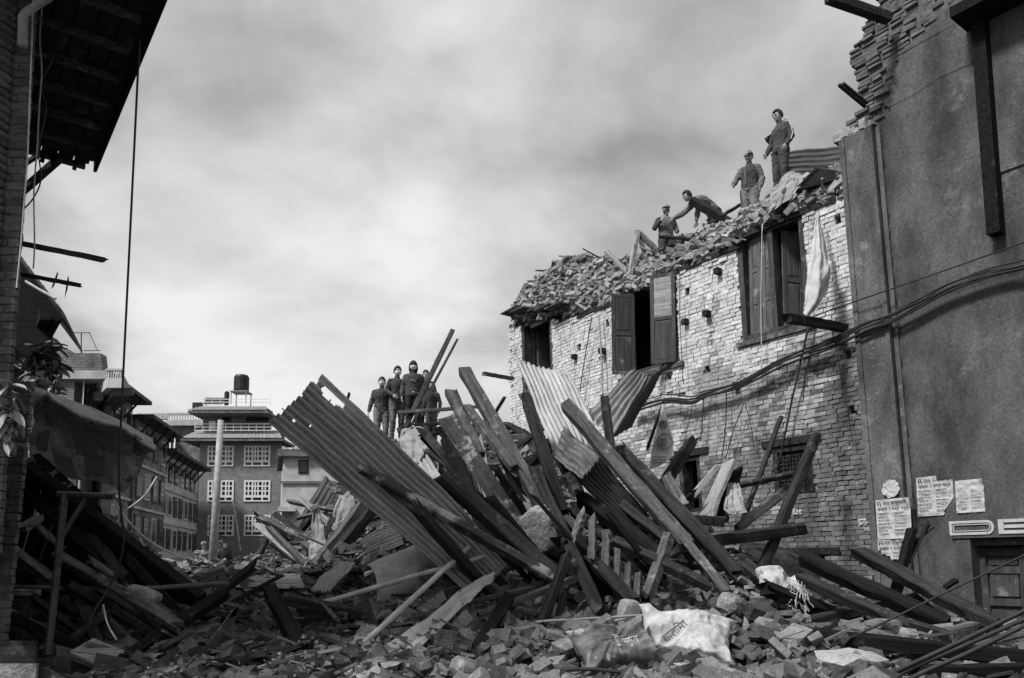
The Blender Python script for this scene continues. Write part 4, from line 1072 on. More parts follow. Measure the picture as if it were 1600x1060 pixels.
# --- on the roof of the brick house
T(948,393,17.6, 992,438,17.2, 11, PL, 'pale plank leaning on the roof rubble', name='wooden_plank', cat='plank', asp=.4)
T(1080,313,15.7, 1144,350,15.4, 15, D_, 'dark beam lying over the bent worker on the roof', roll=.6)
T(1030,370,16.2, 1086,374,15.9, 6, D_, 'thin pole between the bent worker and the capped worker', name='wooden_pole', cat='pole', rnd=True)
T(1030,392,16.4, 1070,374,16.1, 6, M_, 'crooked stick below the thin roof pole', name='stick', cat='stick', rnd=True)
T(1136,350,15.2, 1172,330,14.8, 6, PL, 'pale pole lying at the feet of the worker in a knitted cap', name='wooden_pole', cat='pole', rnd=True)
T(1200,214,15.0, 1222,246,15.2, 12, D_, 'short dark timber standing behind the tracksuit man', name='wooden_post', cat='post')
T(1276,262,13.0, 1324,272,12.8, 5, M_, 'pale strip edge over the dark roof panel', name='lath', cat='lath')
T(1252,290,13.2, 1278,262,13.1, 8, D_, 'slanted stick propping the dark roof panel', name='stick', cat='stick')
tr = empty('broken_truss', 'broken pale timber truss standing on the roof rubble', 'truss')
for a in ((997,362,17.2, 984,430,17.0, 7, PL), (996,363,17.3, 1040,405,16.8, 8, M_), (1000,372,17.6, 1014,420,17.4, 6, M_)):
    o = member(P(*a[:3]), P(*a[3:6]), a[6] * 17 / FPX, a[6] * 17 / FPX, a[7], 'truss_leg', .4); o.parent = tr
settle(tr)
# --- left: beams sticking out of the house, beam out of the brick facade
T(15,377,6.3, 156,405,6.3, 10, D_, 'level timber jutting out of the brick corner into the sky', roll=.1)
T(40,430,6.5, 130,447,6.6, 8, D_, 'shorter jutting timber with two pegs', roll=.1)
T(84,444,6.4, 89,430,6.4, 3, D_, 'small peg through the shorter jutting timber', name='wooden_peg', cat='peg', group='pegs of the jutting timber')
T(104,452,6.4, 106,438,6.4, 3, D_, 'small peg through the shorter jutting timber', name='wooden_peg', cat='peg', group='pegs of the jutting timber')
T(1230,497,11.9, 1326,514,12.95, 17, D_, 'dark beam jutting out of the brick wall over the cables', roll=.1)
# --- jumbled smaller timbers filling the heap
def jumble(n, x0, x1, d0, d1, left, ang, ln, wd, tones, lab, grp, lift=0.0):
    for k in range(n):
        px, d = U(x0, x1), U(d0, d1); X = (px - CX) / FPX * d; e_ = math.radians(U(*ang)); a = math.radians(U(-45, 45))
        sx = -1 if R() < left else 1
        dv = Vector((sx * math.cos(a) * math.cos(e_), math.sin(a) * math.cos(e_), math.sin(e_))); L = U(*ln); w = U(*wd)
        p = Vector((X, d, hzn(X, d) - .06 + U(0, lift))); m = random.choice(tones); flat = R() < .5
        if any((p + dv * L - FAC(s_, 4)).dot(Vector((-.83, -.56, 0))) < .12 for s_ in (1, 4, 7)) and px > 700: continue
        o = member(p, p + dv * L, w, w * (U(.2, .45) if flat else U(.8, 1.1)), m, 'broken_plank' if flat else 'broken_timber', U(0, 3.1), ragged=.06, seg=6)
        tag(o, ('%s broken %s ' % ({K: 'black', D_: 'dark', M_: 'grey', PL: 'pale', C_: 'chalky'}[m], 'plank' if flat else 'squared beam')) + lab, 'plank' if flat else 'timber', grp)
jumble(60, 20, 330, 7.2, 9.6, .8, (8, 45), (.4, 1.2), (.05, .13), (K, K, D_, D_, M_), 'jumbled under the collapsed roof and tarpaulin', 'timbers jumbled on the collapsed roof side')
jumble(46, 300, 620, 7.0, 10.2, .5, (1, 16), (.3, 1.0), (.04, .11), (K, D_, D_, M_, PL), 'lying between the utility pole and the long pale pole', 'timbers strewn around the upright stump')
jumble(44, 770, 1120, 8.8, 11.5, .85, (22, 58), (.6, 1.7), (.06, .15), (K, K, D_, D_, M_), 'leaning among the central stack of beams', 'timbers leaning in the central stack')
jumble(34, 455, 575, 12, 17, .5, (8, 45), (.5, 1.5), (.06, .15), (K, D_, M_, M_, PL), 'sticking out of the heap behind the big rusty sheet', 'timbers on the heap behind the rusty sheet')
jumble(26, 675, 800, 12, 17, .6, (10, 50), (.6, 1.8), (.06, .14), (K, D_, M_, PL), 'on the heap top below the masked onlookers', 'timbers on the heap top')
jumble(26, 1120, 1520, 7.6, 10.5, .85, (2, 24), (.5, 1.8), (.05, .14), (K, K, D_), 'strewn in front of the brick wall and the panelled door', 'timbers before the brick wall')
# ================================================================ metal sheets
def sheet(corners, waves, m, name, label, cat='metal sheet', amp=.017, sag=0.0, tear=None, nl=26, curl=None, thick=.003, rough_end=.012):
    A, B, C, Dd = [P(*c) for c in corners]      # A-B: start edge across, D-C: far edge
    nu = waves * 6
    o = A.copy(); ex = ((Dd + C) / 2 - (A + B) / 2).normalized(); nrm = (B - A).cross(ex).normalized(); ey = nrm.cross(ex)
    M = Matrix((ex, ey, nrm)).transposed().to_4x4(); M.translation = o; Mi = M.inverted()
    ends = [U(-rough_end, rough_end) for _ in range(nu + 1)]
    rows = []
    for i in range(nl + 1):
        v = i / nl; r = []
        for k in range(nu + 1):
            u = k / nu
            vv = v + (ends[k] if i == 0 else (-ends[-k - 1] if i == nl else 0))
            p = (A * (1 - u) + B * u) * (1 - vv) + (Dd * (1 - u) + C * u) * vv
            q = Mi @ p
            q.z += amp * math.sin(2 * math.pi * waves * u) + sag * math.sin(math.pi * v) + .045 * noise.noise(Vector((u * 1.5, v * 3, A.x))) + .012 * noise.noise(Vector((u * 6, v * 12, A.x)))
            if curl: q.z += curl(u, v)
            r.append(q)
        rows.append(r)
    b = MB(); b.grid(rows, 0, (lambda i, k: tear(k / nu, i / nl)) if tear else None)
    ob = b.build(name, MAT[m], None, smooth=True, M=M)
    md = ob.modifiers.new('thick', 'SOLIDIFY'); md.thickness = thick
    return tag(ob, label, cat)
def holes(u, v):
    n = noise.noise(Vector((u * 10, v * 22, 2))) + .5 * noise.noise(Vector((u * 25, v * 60, 5)))
    if .035 < v < .17 and abs(u - .84 - .25 * (v - .1)) < .075 * math.sin((v - .035) / .135 * math.pi) + .035 * n: return True
    if v < .012 + .012 * n: return True
    return .02 < v < .16 and u > .2 and noise.noise(Vector((u * 24, v * 40, 8))) > .5
sheet([(413,657,8.7), (500,583,9.3), (800,880,9.3), (738,934,8.7)], 11, 'sheet_rusty', 'corrugated_sheet', 'long rusty corrugated sheet with a torn holed end leaning over the heap', tear=holes, nl=170, sag=-.05, amp=.033, rough_end=.006)
sheet([(806,560,11.3), (890,588,11.5), (968,745,10.6), (876,735,10.4)], 11, 'sheet_zinc', 'corrugated_sheet', 'pale galvanised corrugated sheet standing up in the heap', nl=24, amp=.016)
sheet([(876,735,10.35), (905,738,10.4), (960,800,9.8), (938,790,9.7)], 4, 'sheet_zinc', 'corrugated_sheet', 'narrow pale strip of corrugated sheet under the dark sheet')
sheet([(866,714,9.4), (880,670,9.9), (938,716,9.6), (910,748,9.1)], 5, 'sheet_dim', 'corrugated_sheet', 'dark corrugated sheet with a wavy upper end across the heap', nl=24, amp=.035)
sheet([(872,724,9.45), (936,714,9.7), (1014,806,9.9), (986,826,9.5)], 8, 'sheet_black', 'corrugated_sheet', 'underside of a bent corrugated sheet below its wavy end, its shade coloured in black', nl=24, amp=.02)  # underside of the same sheet; its shade is put into the black material
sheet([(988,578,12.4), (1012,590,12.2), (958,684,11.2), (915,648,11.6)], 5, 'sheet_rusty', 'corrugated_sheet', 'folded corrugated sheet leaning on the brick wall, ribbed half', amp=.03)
sheet([(1012,590,12.2), (1044,568,12.7), (985,668,12.0), (958,684,11.2)], 4, 'sheet_black', 'corrugated_sheet', 'folded corrugated sheet leaning on the brick wall, half with its shade coloured in black', amp=.02)  # unlit half of the same sheet; shade painted in by the black material
sheet([(508,1052,6.75), (575,1062,6.45), (724,948,7.9), (718,922,8.3)], 3, 'sheet_zinc', 'corrugated_sheet', 'pale bent sheet lying in the foreground beside the long pole', amp=.012, sag=-.06)
sheet([(716,924,8.3), (722,946,7.95), (768,908,8.5), (775,894,8.7)], 2, 'sheet_zinc', 'metal_strip', 'torn curled tip of the pale bent sheet', amp=.01, rough_end=.1)
sheet([(508,744,18.2), (545,775,17.8), (492,862,17.0), (446,846,17.2)], 6, 'sheet_black', 'corrugated_sheet', 'dark sheet leaning down toward the four-storey house', amp=.02)
sheet([(336,898,11.5), (345,918,10.8), (475,916,10.2), (468,898,11)], 5, 'sheet_rusty', 'corrugated_sheet', 'low rusty corrugated sheet lying before the utility pole', amp=.02)
sheet([(484,922,9.6), (515,922,9.2), (556,880,9.9), (535,878,10.3)], 6, 'sheet_rusty', 'corrugated_sheet', 'small corrugated piece beside the curled sheet', amp=.02)
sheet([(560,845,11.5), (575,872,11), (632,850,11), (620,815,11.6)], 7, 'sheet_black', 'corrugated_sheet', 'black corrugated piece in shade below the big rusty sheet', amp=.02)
sheet([(720,690,12), (752,682,12.2), (785,830,10.6), (745,850,10.4)], 6, 'sheet_rusty', 'corrugated_sheet', 'rusty corrugated piece in shade behind the chalky plank', amp=.02)
sheet([(802,775,10.6), (822,756,10.6), (846,784,10.2), (826,802,10.2)], 4, 'sheet_rusty', 'corrugated_sheet', 'small grey corrugated scrap above the rough concrete lump', amp=.02)
sheet([(640,735,12.5), (668,712,12.8), (700,760,12), (680,790,11.6)], 5, 'sheet_zinc', 'corrugated_sheet', 'pale corrugated scrap under the pale torn cloth', amp=.02)
sheet([(548,1000,7.4), (588,1010,7.2), (600,985,7.6), (565,975,7.9)], 8, 'sheet_rusty', 'corrugated_sheet', 'small rusty corrugated scrap under the long pale pole', amp=.012)
sheet([(1204,240,15.6), (1212,285,15.3), (1332,290,14.6), (1330,226,14.9)], 7, 'sheet_black', 'corrugated_sheet', 'black corrugated sheet on the roof behind the tracksuit man', amp=.02)
# curled sheet like half a drum
b = MB(); p0, p1 = P(572, 925, 9.0), P(668, 885, 9.4); ax = (p1 - p0); s_ = ax.normalized(); up = Vector((0, 0, 1)); sd2 = s_.cross(up).normalized()
rows = [[p0 + ax * (i / 14) + up * (.30 * math.sin(a)) + sd2 * (-.02 + .34 * math.cos(a)) * (1 if math.cos(a) > 0 else .5) * (1) for a in [-1.0 + 3.4 * k / 16 for k in range(17)]] for i in range(15)]
b.grid([[v + Vector((0, 0, .012 * noise.noise(v * 6))) for v in r] for r in rows]); o = b.build('curled_sheet', MAT['pipe_grey'], smooth=True)
o.modifiers.new('thick', 'SOLIDIFY').thickness = .006
tag(o, 'grey metal sheet curled like half a drum under the thin pale pole', 'metal sheet')
# flat boards
def board(c, m, name, label, cat='board', th=.03):
    v = [P(*q) for q in c]; n = (v[1] - v[0]).cross(v[3] - v[0]).normalized() * th
    b = MB(); b.hexa([w for w in v] + [w + n for w in v]); return tag(b.build(name, MAT[m]), label, cat)
board([(440,915,11.6), (478,912,11.3), (468,893,12), (452,893,12)], 'white_paint', 'flat_board', 'pale flat board lying below the grey leaning beam')
board([(470,895,11.6), (494,889,11.4), (504,866,12), (488,870,12.2)], 'concrete', 'flat_board', 'light grey slab tilted beside the pale flat board')
board([(570,902,9.3), (590,890,9.5), (594,886,9.7), (572,898,9.6)], 'white_paint', 'flat_board', 'small bright scrap by the curled sheet')
board([(108,1024,7.1), (160,1046,6.75), (194,1022,7.1), (146,1002,7.5)], PL, 'fallen_board', 'pale wooden panel fallen flat among the collapsed timbers')
board([(82,1062,6.7), (168,1064,6.5), (155,1050,6.9), (100,1030,7.1)], K, 'fallen_board', 'black panel in front of the pale fallen panel')
sg = empty('sign_board', 'upright board, dark above and pale below, beside the black crate', 'sign board')
for y0, y1, m in ((1002, 1037, D_), (1037, 1090, 'concrete')):
    b = MB(); p, q = P(-30, y1, 6.3), P(57, y0, 6.3); b.box(p.x, q.x, 6.3, 6.33, p.z, q.z); b.build('board_panel', MAT[m], sg)
settle(sg)
ct = empty('plastic_crate', 'black slatted crate standing behind the two-tone board', 'crate')
p = P(58, 1062, 6.55); w_, h_ = .15, .16
for k in range(5): b = MB(); b.box(p.x, p.x + w_, 6.55, 6.565, p.z + k * .036, p.z + k * .036 + .016); b.build('slat', MAT['steel_dark'], ct)
for k in range(4): b = MB(); b.box(p.x + k * w_ / 3 - .006, p.x + k * w_ / 3 + .006, 6.566, 6.58, p.z, p.z + h_); b.build('rib', MAT['steel_dark'], ct)
b = MB(); b.box(p.x, p.x + w_, 6.58, 6.75, p.z, p.z + .02); b.box(p.x, p.x + w_, 6.75, 6.77, p.z, p.z + h_); b.build('crate_body', MAT['steel_dark'], ct)
settle(ct)
# T-shaped steel post on the left
tp = empty('steel_post', 'dark steel post with a top arm and brace among the collapsed timbers', 'post')
for a, q, r in ((P(101, 772, 7.4), P(75, 1025, 7.0), .034), (P(90, 773, 7.4), P(178, 776, 7.4), .03), (P(133, 780, 7.4), P(97, 838, 7.3), .024)):
    b = MB(); b.tube([a, q], r, 8); b.build('post_arm' if r != .034 else 'post_shaft', MAT['steel_dark'], tp, smooth=False)
settle(tp)
# collapsed roof slab on the left: boards on rafters, earth and tiles on top
cr = empty('collapsed_roof', 'black timber roof slab fallen sideways under the torn tarpaulin', 'roof')
a0, a1, a2, a3 = P(20, 715, 9.6), P(150, 770, 10.2), P(318, 942, 9.3), P(200, 1000, 10.4)
for k in range(9):
    t0, t1 = k / 9, (k + 1) / 9 - .008
    e0, e1 = P(40, 735, 9.0), P(312, 938, 8.9); l0, l1 = P(-10, 930, 11.5), P(230, 960, 11)
    q = [e0.lerp(e1, t0), e0.lerp(e1, t1), l0.lerp(l1, t1), l0.lerp(l1, t0)]
    up = Vector((.03, -.05, .06)); b = MB(); b.hexa(q + [v + up for v in q]); b.build('roof_board', MAT[K], cr)
for dy, w in ((0, .15), (.22, .10)):
    o = member(P(45, 735 - dy * 30, 9.0), P(312, 938 - dy * 30, 8.85 + dy), w, w * 1.1, K, 'edge_beam', .4); o.parent = cr
settle(cr)
b = MB()
for k in range(260):
    t = R(); c = P(45 + 267 * t, 728 + 203 * t, 9.05 + U(0, .5)); c.z += U(.0, .08)
    chunk(b, c, U(.04, .11), U(.03, .06), U(.01, .03))
tag(b.build('roof_tiles_debris', MAT['brick_loose']), 'broken tiles and earth strewn on the collapsed roof edge', 'debris', kind='stuff')
# ================================================================ loose rubble
def fill_side(p):    # signed distance to the brick facade plane: positive on the street side
    s0 = FAC(4, 2); a = fang(4); return (p - s0).dot(Vector((-math.cos(a), -math.sin(a), 0)))
LBM = [brick_mesh(U(.2, .25), U(.06, .075), U(.1, .12), MAT['brick_loose'], .014) for _ in range(8)]
LBH = [brick_mesh(U(.09, .14), U(.055, .07), U(.09, .11), MAT['brick_loose'], .018) for _ in range(6)]
EU = __import__('mathutils').Euler
ZONES = [(560, 1240, 6.7, 9.2, 120), (930, 1250, 7.0, 10.5, 60), (1180, 1560, 6.9, 9.0, 35), (280, 560, 7.2, 10, 25), (380, 520, 10.5, 15, 25)]
for x0, x1, d0, d1, n in ZONES:
    for k in range(n):
        px, d = U(x0, x1), U(d0, d1); X = (px - CX) / FPX * d
        whole = R() < .55
        o = link('loose_brick', random.choice(LBM if whole else LBH), None, Matrix.Translation((X, d, hzn(X, d) + U(.05, .12))) @ EU((U(-.7, .7), U(-.6, .6), U(0, 6.28))).to_matrix().to_4x4())
        tag(o, 'whole loose brick lying in the rubble heap' if whole else 'broken half brick lying in the rubble heap', 'brick', 'loose bricks in the rubble')
def scatter(n, d0, d1, x0, x1, fn, pw=1.0):
    for k in range(n):
        d = d0 + (d1 - d0) * R() ** pw; px = U(x0, x1); X = (px - CX) / FPX * d
        p = Vector((X, d, 0))
        if fill_side(p) < .1 or X > 6.2 - (d - 9.5) * .75 and d > 9.5: continue
        p.z = hzn(X, d); fn(p)
b = MB()
def f1(p):
    q = U(.35, 1) if R() < .8 else U(1, 1.9); chunk(b, p + Vector((0, 0, U(-.01, .08))), .10 * q * U(.5, 1.1), .065 * q * U(.7, 1.2), .045 * q * U(.7, 1.3))
scatter(3000, 6.2, 13, 560, 1150, f1, 1.2); scatter(900, 6.2, 13, 1150, 1650, f1, 1.2); scatter(2600, 12, 24, 250, 1150, f1)
def f1b(p):
    q = U(.12, .35); chunk(b, p + Vector((0, 0, U(.0, .04))), .1 * q, .08 * q, .06 * q)
scatter(2500, 6.2, 11, 500, 1650, f1b, 1.3); scatter(5000, 6.2, 10, 1050, 1650, f1b, 1.3)
for k in range(2200):
    X, Y = U(-18, -4), U(24, 48); q = U(.6, 1.8); chunk(b, Vector((X, Y, 1.03 + U(-.05, .2) + .25 * noise.noise(Vector(((X + 36) * .42, (Y - 25.8) * .42, 5))))), .13 * q, .09 * q, .05 * q)
tag(b.build('brick_rubble', MAT['brick_loose']), 'broken brick and mortar fragments covering the heap', 'rubble', kind='stuff')
b = MB(); scatter(2600, 6.2, 12, 80, 600, f1, 1.2); scatter(2500, 6.2, 10, 80, 600, f1b, 1.2); scatter(700, 6.2, 11, 600, 1600, f1, 1.2)
tag(b.build('dark_rubble', MAT['debris_dark']), 'dark broken bricks and clods covering the heap', 'rubble', kind='stuff')
# light slab pieces and concrete chips
b = MB()
def f2(p): chunk(b, p + Vector((0, 0, U(.0, .07))), U(.05, .14), U(.04, .1), U(.02, .045))
scatter(130, 6.3, 11, 200, 1500, f2); scatter(500, 12, 22, 330, 900, f2)
for k in range(500): X, Y = U(-14, -5), U(20, 40); chunk(b, Vector((X, Y, (hz(X, Y) if Y < 26 else 1.0) + U(.02, .15))), U(.1, .35), U(.08, .2), U(.01, .04))
tag(b.build('plaster_chips', MAT['concrete']), 'pale plaster chips and tile shards among the rubble', 'rubble', kind='stuff')
# splinters and sticks
b = MB()
def f3(p):
    a = U(0, 6.28); e_ = U(-.25, .45); L = U(.15, .75); dv = Vector((math.cos(a) * math.cos(e_), math.sin(a) * math.cos(e_), math.sin(e_))) * L / 2
    c = p + Vector((0, 0, U(.03, .12))); b.tube([c - dv, c + dv], U(.006, .022), 4)
scatter(1300, 6.3, 11.5, 100, 760, f3); scatter(220, 6.5, 11, 760, 1550, f3); scatter(500, 12, 20, 300, 900, f3)
tag(b.build('wood_splinters', MAT['splinter']), 'splinters, laths and broken sticks scattered over the heap', 'splinters', kind='stuff')
# crumpled scraps
b = MB()
def f4(p):
    w, h = U(.08, .22), U(.06, .16); a = U(0, 6.28); sd_ = U(0, 99)
    n = 5; rows = []
    for i in range(n):
        r = []
        for k in range(n):
            u, v = (k / (n - 1) - .5) * w, (i / (n - 1) - .5) * h
            z = .06 * noise.noise(Vector((u * 9 + sd_, v * 9, sd_))) + .03 * noise.noise(Vector((u * 25 + sd_, v * 25, 0)))
            r.append(p + Vector((u * math.cos(a) - v * math.sin(a), u * math.sin(a) + v * math.cos(a), z + .08)))
        rows.append(r)
    b.grid(rows)
scatter(120, 6.5, 10.5, 230, 760, f4); scatter(60, 6.5, 10, 900, 1500, f4)
o = b.build('cloth_scraps', MAT['cloth_grey'], smooth=True); o.modifiers.new('thick', 'SOLIDIFY').thickness = .004
tag(o, 'crumpled grey scraps of cloth and plastic in the rubble', 'scraps', kind='stuff')
# large lumps
def lump(c, r, sc, m, name, label, cat, rot=(0, 0, 0), seed=0, sub=4, rough=.18):
    bm = bmesh.new(); bmesh.ops.create_icosphere(bm, subdivisions=sub, radius=1)
    for v in bm.verts:
        n = v.co.normalized(); k = max(abs(n.x), abs(n.y), abs(n.z)); q = n / (k ** .6)
        q *= 1 + rough * noise.noise(n * 1.8 + Vector((seed, 0, 0))) + rough * .35 * noise.noise(n * 6 + Vector((seed, 3, 0)))
        v.co = Vector((q.x * sc[0], q.y * sc[1], q.z * sc[2])) * r
    me = bpy.data.meshes.new(name); bm.to_mesh(me); bm.free(); me.materials.append(MAT[m])
    return tag(link(name, me, None, Matrix.Translation(c) @ EU(rot).to_matrix().to_4x4()), label, cat)
lump(P(843, 828, 9.25), .26, (.78, .4, 1.0), 'concrete_pale', 'concrete_lump', 'rough pale concrete lump wedged between leaning beams', 'concrete', (.2, -.35, .1), 3)
lump(P(982, 962, 8.0), .13, (.8, .7, 1.25), 'brick_half', 'brick_pillar_piece', 'upright piece of brick pillar behind the white sack', 'brick', (.1, .1, .4), 5, 3, .06)
bk = empty('brick_block', 'big bonded brick block beside the dark printed sack', 'brick')
BM = Matrix.Translation(P(905, 1008, 7.35)) @ EU((.25, -.38, .5)).to_matrix().to_4x4()
for i in range(4):
    for k in range(3):
        for l in range(2):
            if R() < .12: continue
            link('brick', random.choice(LBM), bk, BM @ Matrix.Translation((k * .215 - .25 + (.1 if i % 2 else 0) + U(-.008, .008), l * .11 - .05 + U(-.01, .01), i * .07 - .12)) @ Matrix.Rotation(U(-.04, .04), 4, 'Z'))
settle(bk)
lump(P(740, 1052, 6.7), .16, (1.3, .8, .6), 'concrete', 'concrete_block', 'pale angular concrete block at the foot of the black charred beam', 'concrete', (.2, .35, .5), 9, 3, .08)
lump(P(1330, 1035, 7.0), .2, (1.6, 1, .5), 'brick_half', 'stone_lump', 'broad grey stone slab below the long black beam', 'stone', (.1, .1, .3), 12, 2, .28)
lump(P(1190, 985, 7.7), .16, (1.1, 1, .8), 'concrete', 'stone_lump', 'pale round stone beside the white sack corner', 'stone', (.1, .3, .3), 14, 2, .28)
lump(P(1145, 945, 8.3), .15, (1.3, .8, .7), 'concrete', 'stone_lump', 'pale stone above the white sack', 'stone', (.4, .1, .9), 16, 2, .28)
lump(P(225, 930, 7.9), .1, (1.7, 1, .7), 'concrete', 'concrete_block', 'pale block lying on the long grey sloping beam', 'concrete', (.1, .35, .1), 18, 3, .07)
# iron rods through the pillar piece
for a in ((838, 972, 7.7, 1030, 960, 7.9), (903, 984, 7.6, 978, 967, 7.8)):
    T(*a, 4, 'pipe_grey', 'thin iron rod sticking out of the brick pillar piece', name='iron_rod', cat='rod', rnd=True, group='iron rods by the pillar piece')
# ================================================================ cloth, tarpaulin, sacks
def patch(ctrl, nu, nv, wr, m, name, label, cat, sc=3.0, thick=.004, pix=True, folds=3, rows_out=None):
    """cloth through a small grid of control points, Catmull-Rom smoothed, with creases"""
    g_ = [[P(*c) if pix else Vector(c) for c in r] for r in ctrl]
    def cr(p, t):
        n = len(p) - 1; u = t * n; i = min(int(u), n - 1); f = u - i
        a, b_, c, d = p[max(i - 1, 0)], p[i], p[i + 1], p[min(i + 2, n)]
        return .5 * ((2 * b_) + (c - a) * f + (2 * a - 5 * b_ + 4 * c - d) * f * f + (3 * b_ - a - 3 * c + d) * f ** 3)
    rows = []
    for i in range(nv + 1):
        line = [cr([g_[r][k] for r in range(len(g_))], i / nv) for k in range(len(g_[0]))]
        r = []
        for k in range(nu + 1):
            p = cr(line, k / nu); q = p * sc
            p = p + Vector((noise.noise(q), noise.noise(q + Vector((9, 0, 0))), noise.noise(q + Vector((0, 9, 0))))) * wr + Vector((0, 1, 0)) * wr * .5 * noise.noise(q * 2.7)
            fold = math.sin(k / nu * folds * 6.28 + 3 * noise.noise(q * .7)) * (.35 + .65 * i / nv) + .6 * (1 - 2 * abs(noise.noise(q * 1.6)))
            fold += .55 * (1 - 2.5 * abs(noise.noise(q * 4.2))) + .25 * (1 - 2.5 * abs(noise.noise(q * 9 + Vector((3, 3, 3)))))
            r.append(p + Vector((.2, -1, .1)) * wr * .55 * fold)
        rows.append(r)
    b = MB(); b.grid(rows); o = b.build(name, MAT[m], None, smooth=True)
    if thick: o.modifiers.new('thick', 'SOLIDIFY').thickness = thick
    if rows_out is not None: rows_out += rows
    return tag(o, label, cat) if label else o
tarp = patch([[(52,602,9.9), (76,612,9.9), (100,622,9.9), (150,643,9.9), (200,664,9.9), (236,686,9.8)],
       [(54,640,9.2), (70,618,8.9), (90,632,9.0), (140,656,9.0), (195,672,9.0), (247,702,9.1)],
       [(50,665,9.7), (72,650,9.5), (95,668,9.6), (140,680,9.5), (190,694,9.3), (234,716,9.3)],
       [(46,700,10.1), (75,695,10.1), (105,708,10.0), (145,718,9.8), (185,722,9.5), (220,735,9.4)],
       [(42,730,10.4), (80,738,10.3), (120,748,10.2), (150,754,10.0), (175,760,9.7), (196,770,9.5)]], 80, 60, .045, 'tarp', 'torn_tarpaulin', 'dirty pale tarpaulin sagging from the dark brick wall, with black lettering', 'tarpaulin', 2.6, folds=4, rows_out=(TR := []))
for i0, i1, k0, k1 in ((26, 36, 14, 24), (38, 47, 8, 17), (30, 44, 40, 52), (24, 38, 54, 70), (42, 54, 44, 56), (46, 58, 22, 36)):
    b = MB(); b.grid([[TR[i][k] + Vector((0, -.012, -.006)) for k in range(k0, k1 + 1)] for i in range(i0, i1 + 1)]); q_ = b.build('translucent_patch', MAT['tarp_patch'], tarp, smooth=True); q_.modifiers.new('thick', 'SOLIDIFY').thickness = .004  # patches of light through the cloth, put into a paler colour
patch([[(487,790,13), (500,788,13)], [(486,830,13), (505,828,12.9)], [(482,865,12.8), (513,868,12.6)], [(488,884,12.6), (510,888,12.5)]], 24, 36, .05, 'cloth_grey', 'hanging_rag', 'grey rag hanging from a stick left of the big rusty sheet', 'cloth', 4)
patch([[(530,776,15.5), (552,775,15.5)], [(520,810,15.2), (552,800,15.2)], [(515,842,15), (540,836,15)]], 24, 28, .05, 'cloth_grey', 'dusty_cloth', 'pale dusty cloth spread under the edge of the big rusty sheet', 'cloth', 4)
patch([[(624,672,16.2), (645,668,16), (668,672,16)], [(624,700,15.6), (648,705,15.4), (674,700,15.2)], [(630,735,15), (655,742,14.8), (690,748,14.4)]], 40, 40, .07, 'cloth_grey', 'torn_cloth', 'pale torn cloth hanging below the masked onlookers', 'cloth', 3)
patch([[(1276,335,12.9), (1279,334,12.9), (1282,336,12.95)], [(1266,400,12.6), (1282,400,12.55), (1292,402,12.7)], [(1258,450,12.5), (1280,452,12.35), (1299,412,12.6)], [(1253,484,12.45), (1264,494,12.4), (1296,450,12.5)]], 30, 50, .03, 'cloth_white', 'hanging_cloth', 'white cloth hanging from the top of the wide shuttered window', 'cloth', 3)
patch([[(1134,757,11.5), (1152,752,11.5)], [(1132,790,11.2), (1160,782,11.2)], [(1136,812,11.1), (1166,800,11.0)]], 24, 28, .05, 'cloth_grey', 'hanging_rag', 'pale rag draped beside the wide pale board', 'cloth', 4)
patch([[(1210,292,14.3), (1232,274,14.3), (1262,270,14.2)], [(1202,312,13.9), (1225,298,13.8), (1252,290,13.7)], [(1198,332,13.7), (1215,324,13.6), (1240,308,13.4)]], 32, 32, .07, 'cloth_grey', 'crumpled_tarpaulin', 'crumpled pale tarpaulin on the roof at the feet of the tracksuit man', 'tarpaulin', 4)
board([(1248,300,13.3), (1322,280,12.9), (1322,266,13.5), (1276,262,13.7)], K, 'roof_panel', 'dark panel tilted on the roof rubble beside the plastered wall', 'panel')
# banner with a printed emblem
bn = empty('printed_banner', 'triangular white banner with dark round prints before the brick wall', 'banner')
o = patch([[(1034,632,12.6), (1036,632,12.6), (1038,633,12.6)], [(1024,680,12.5), (1036,680,12.45), (1048,676,12.5)], [(1014,732,12.4), (1030,728,12.4), (1054,712,12.4)]], 14, 22, .012, 'cloth_white', 'banner_cloth', None, None, 3); o.parent = bn
def disc(c, r1, r2, m, nm, par):
    b = MB(); n = 20
    A = [c + Vector((r1 * math.cos(6.283 * k / n), 0, r1 * math.sin(6.283 * k / n))) for k in range(n)]; B = [c + Vector((r2 * math.cos(6.283 * k / n), 0, r2 * math.sin(6.283 * k / n))) for k in range(n)]
    b.add(A + B, [(k, (k + 1) % n, (k + 1) % n + n, k + n) for k in range(n)]); o = b.build(nm, MAT[m], par); o.modifiers.new('thick', 'SOLIDIFY').thickness = .004; return o
disc(P(1036, 664, 12.36), .07, .004, 'cloth_mid', 'emblem', bn); disc(P(1039, 690, 12.32), .13, .10, 'cloth_mid', 'emblem_ring', bn)
b = MB(); p = P(1031, 698, 12.32); b.box(p.x, p.x + .1, p.y, p.y + .004, p.z, p.z + .13); b.box(p.x - .05, p.x, p.y, p.y + .004, p.z, p.z + .05); b.build('emblem_figure', MAT['cloth_mid'], bn)
for k in range(3):
    b = MB(); p = P(1020 - k, 715 + k * 4.5, 12.34); b.box(p.x, p.x + .22, p.y, p.y + .004, p.z, p.z + .014); b.build('print_line', MAT['cloth_mid'], bn)
settle(bn)
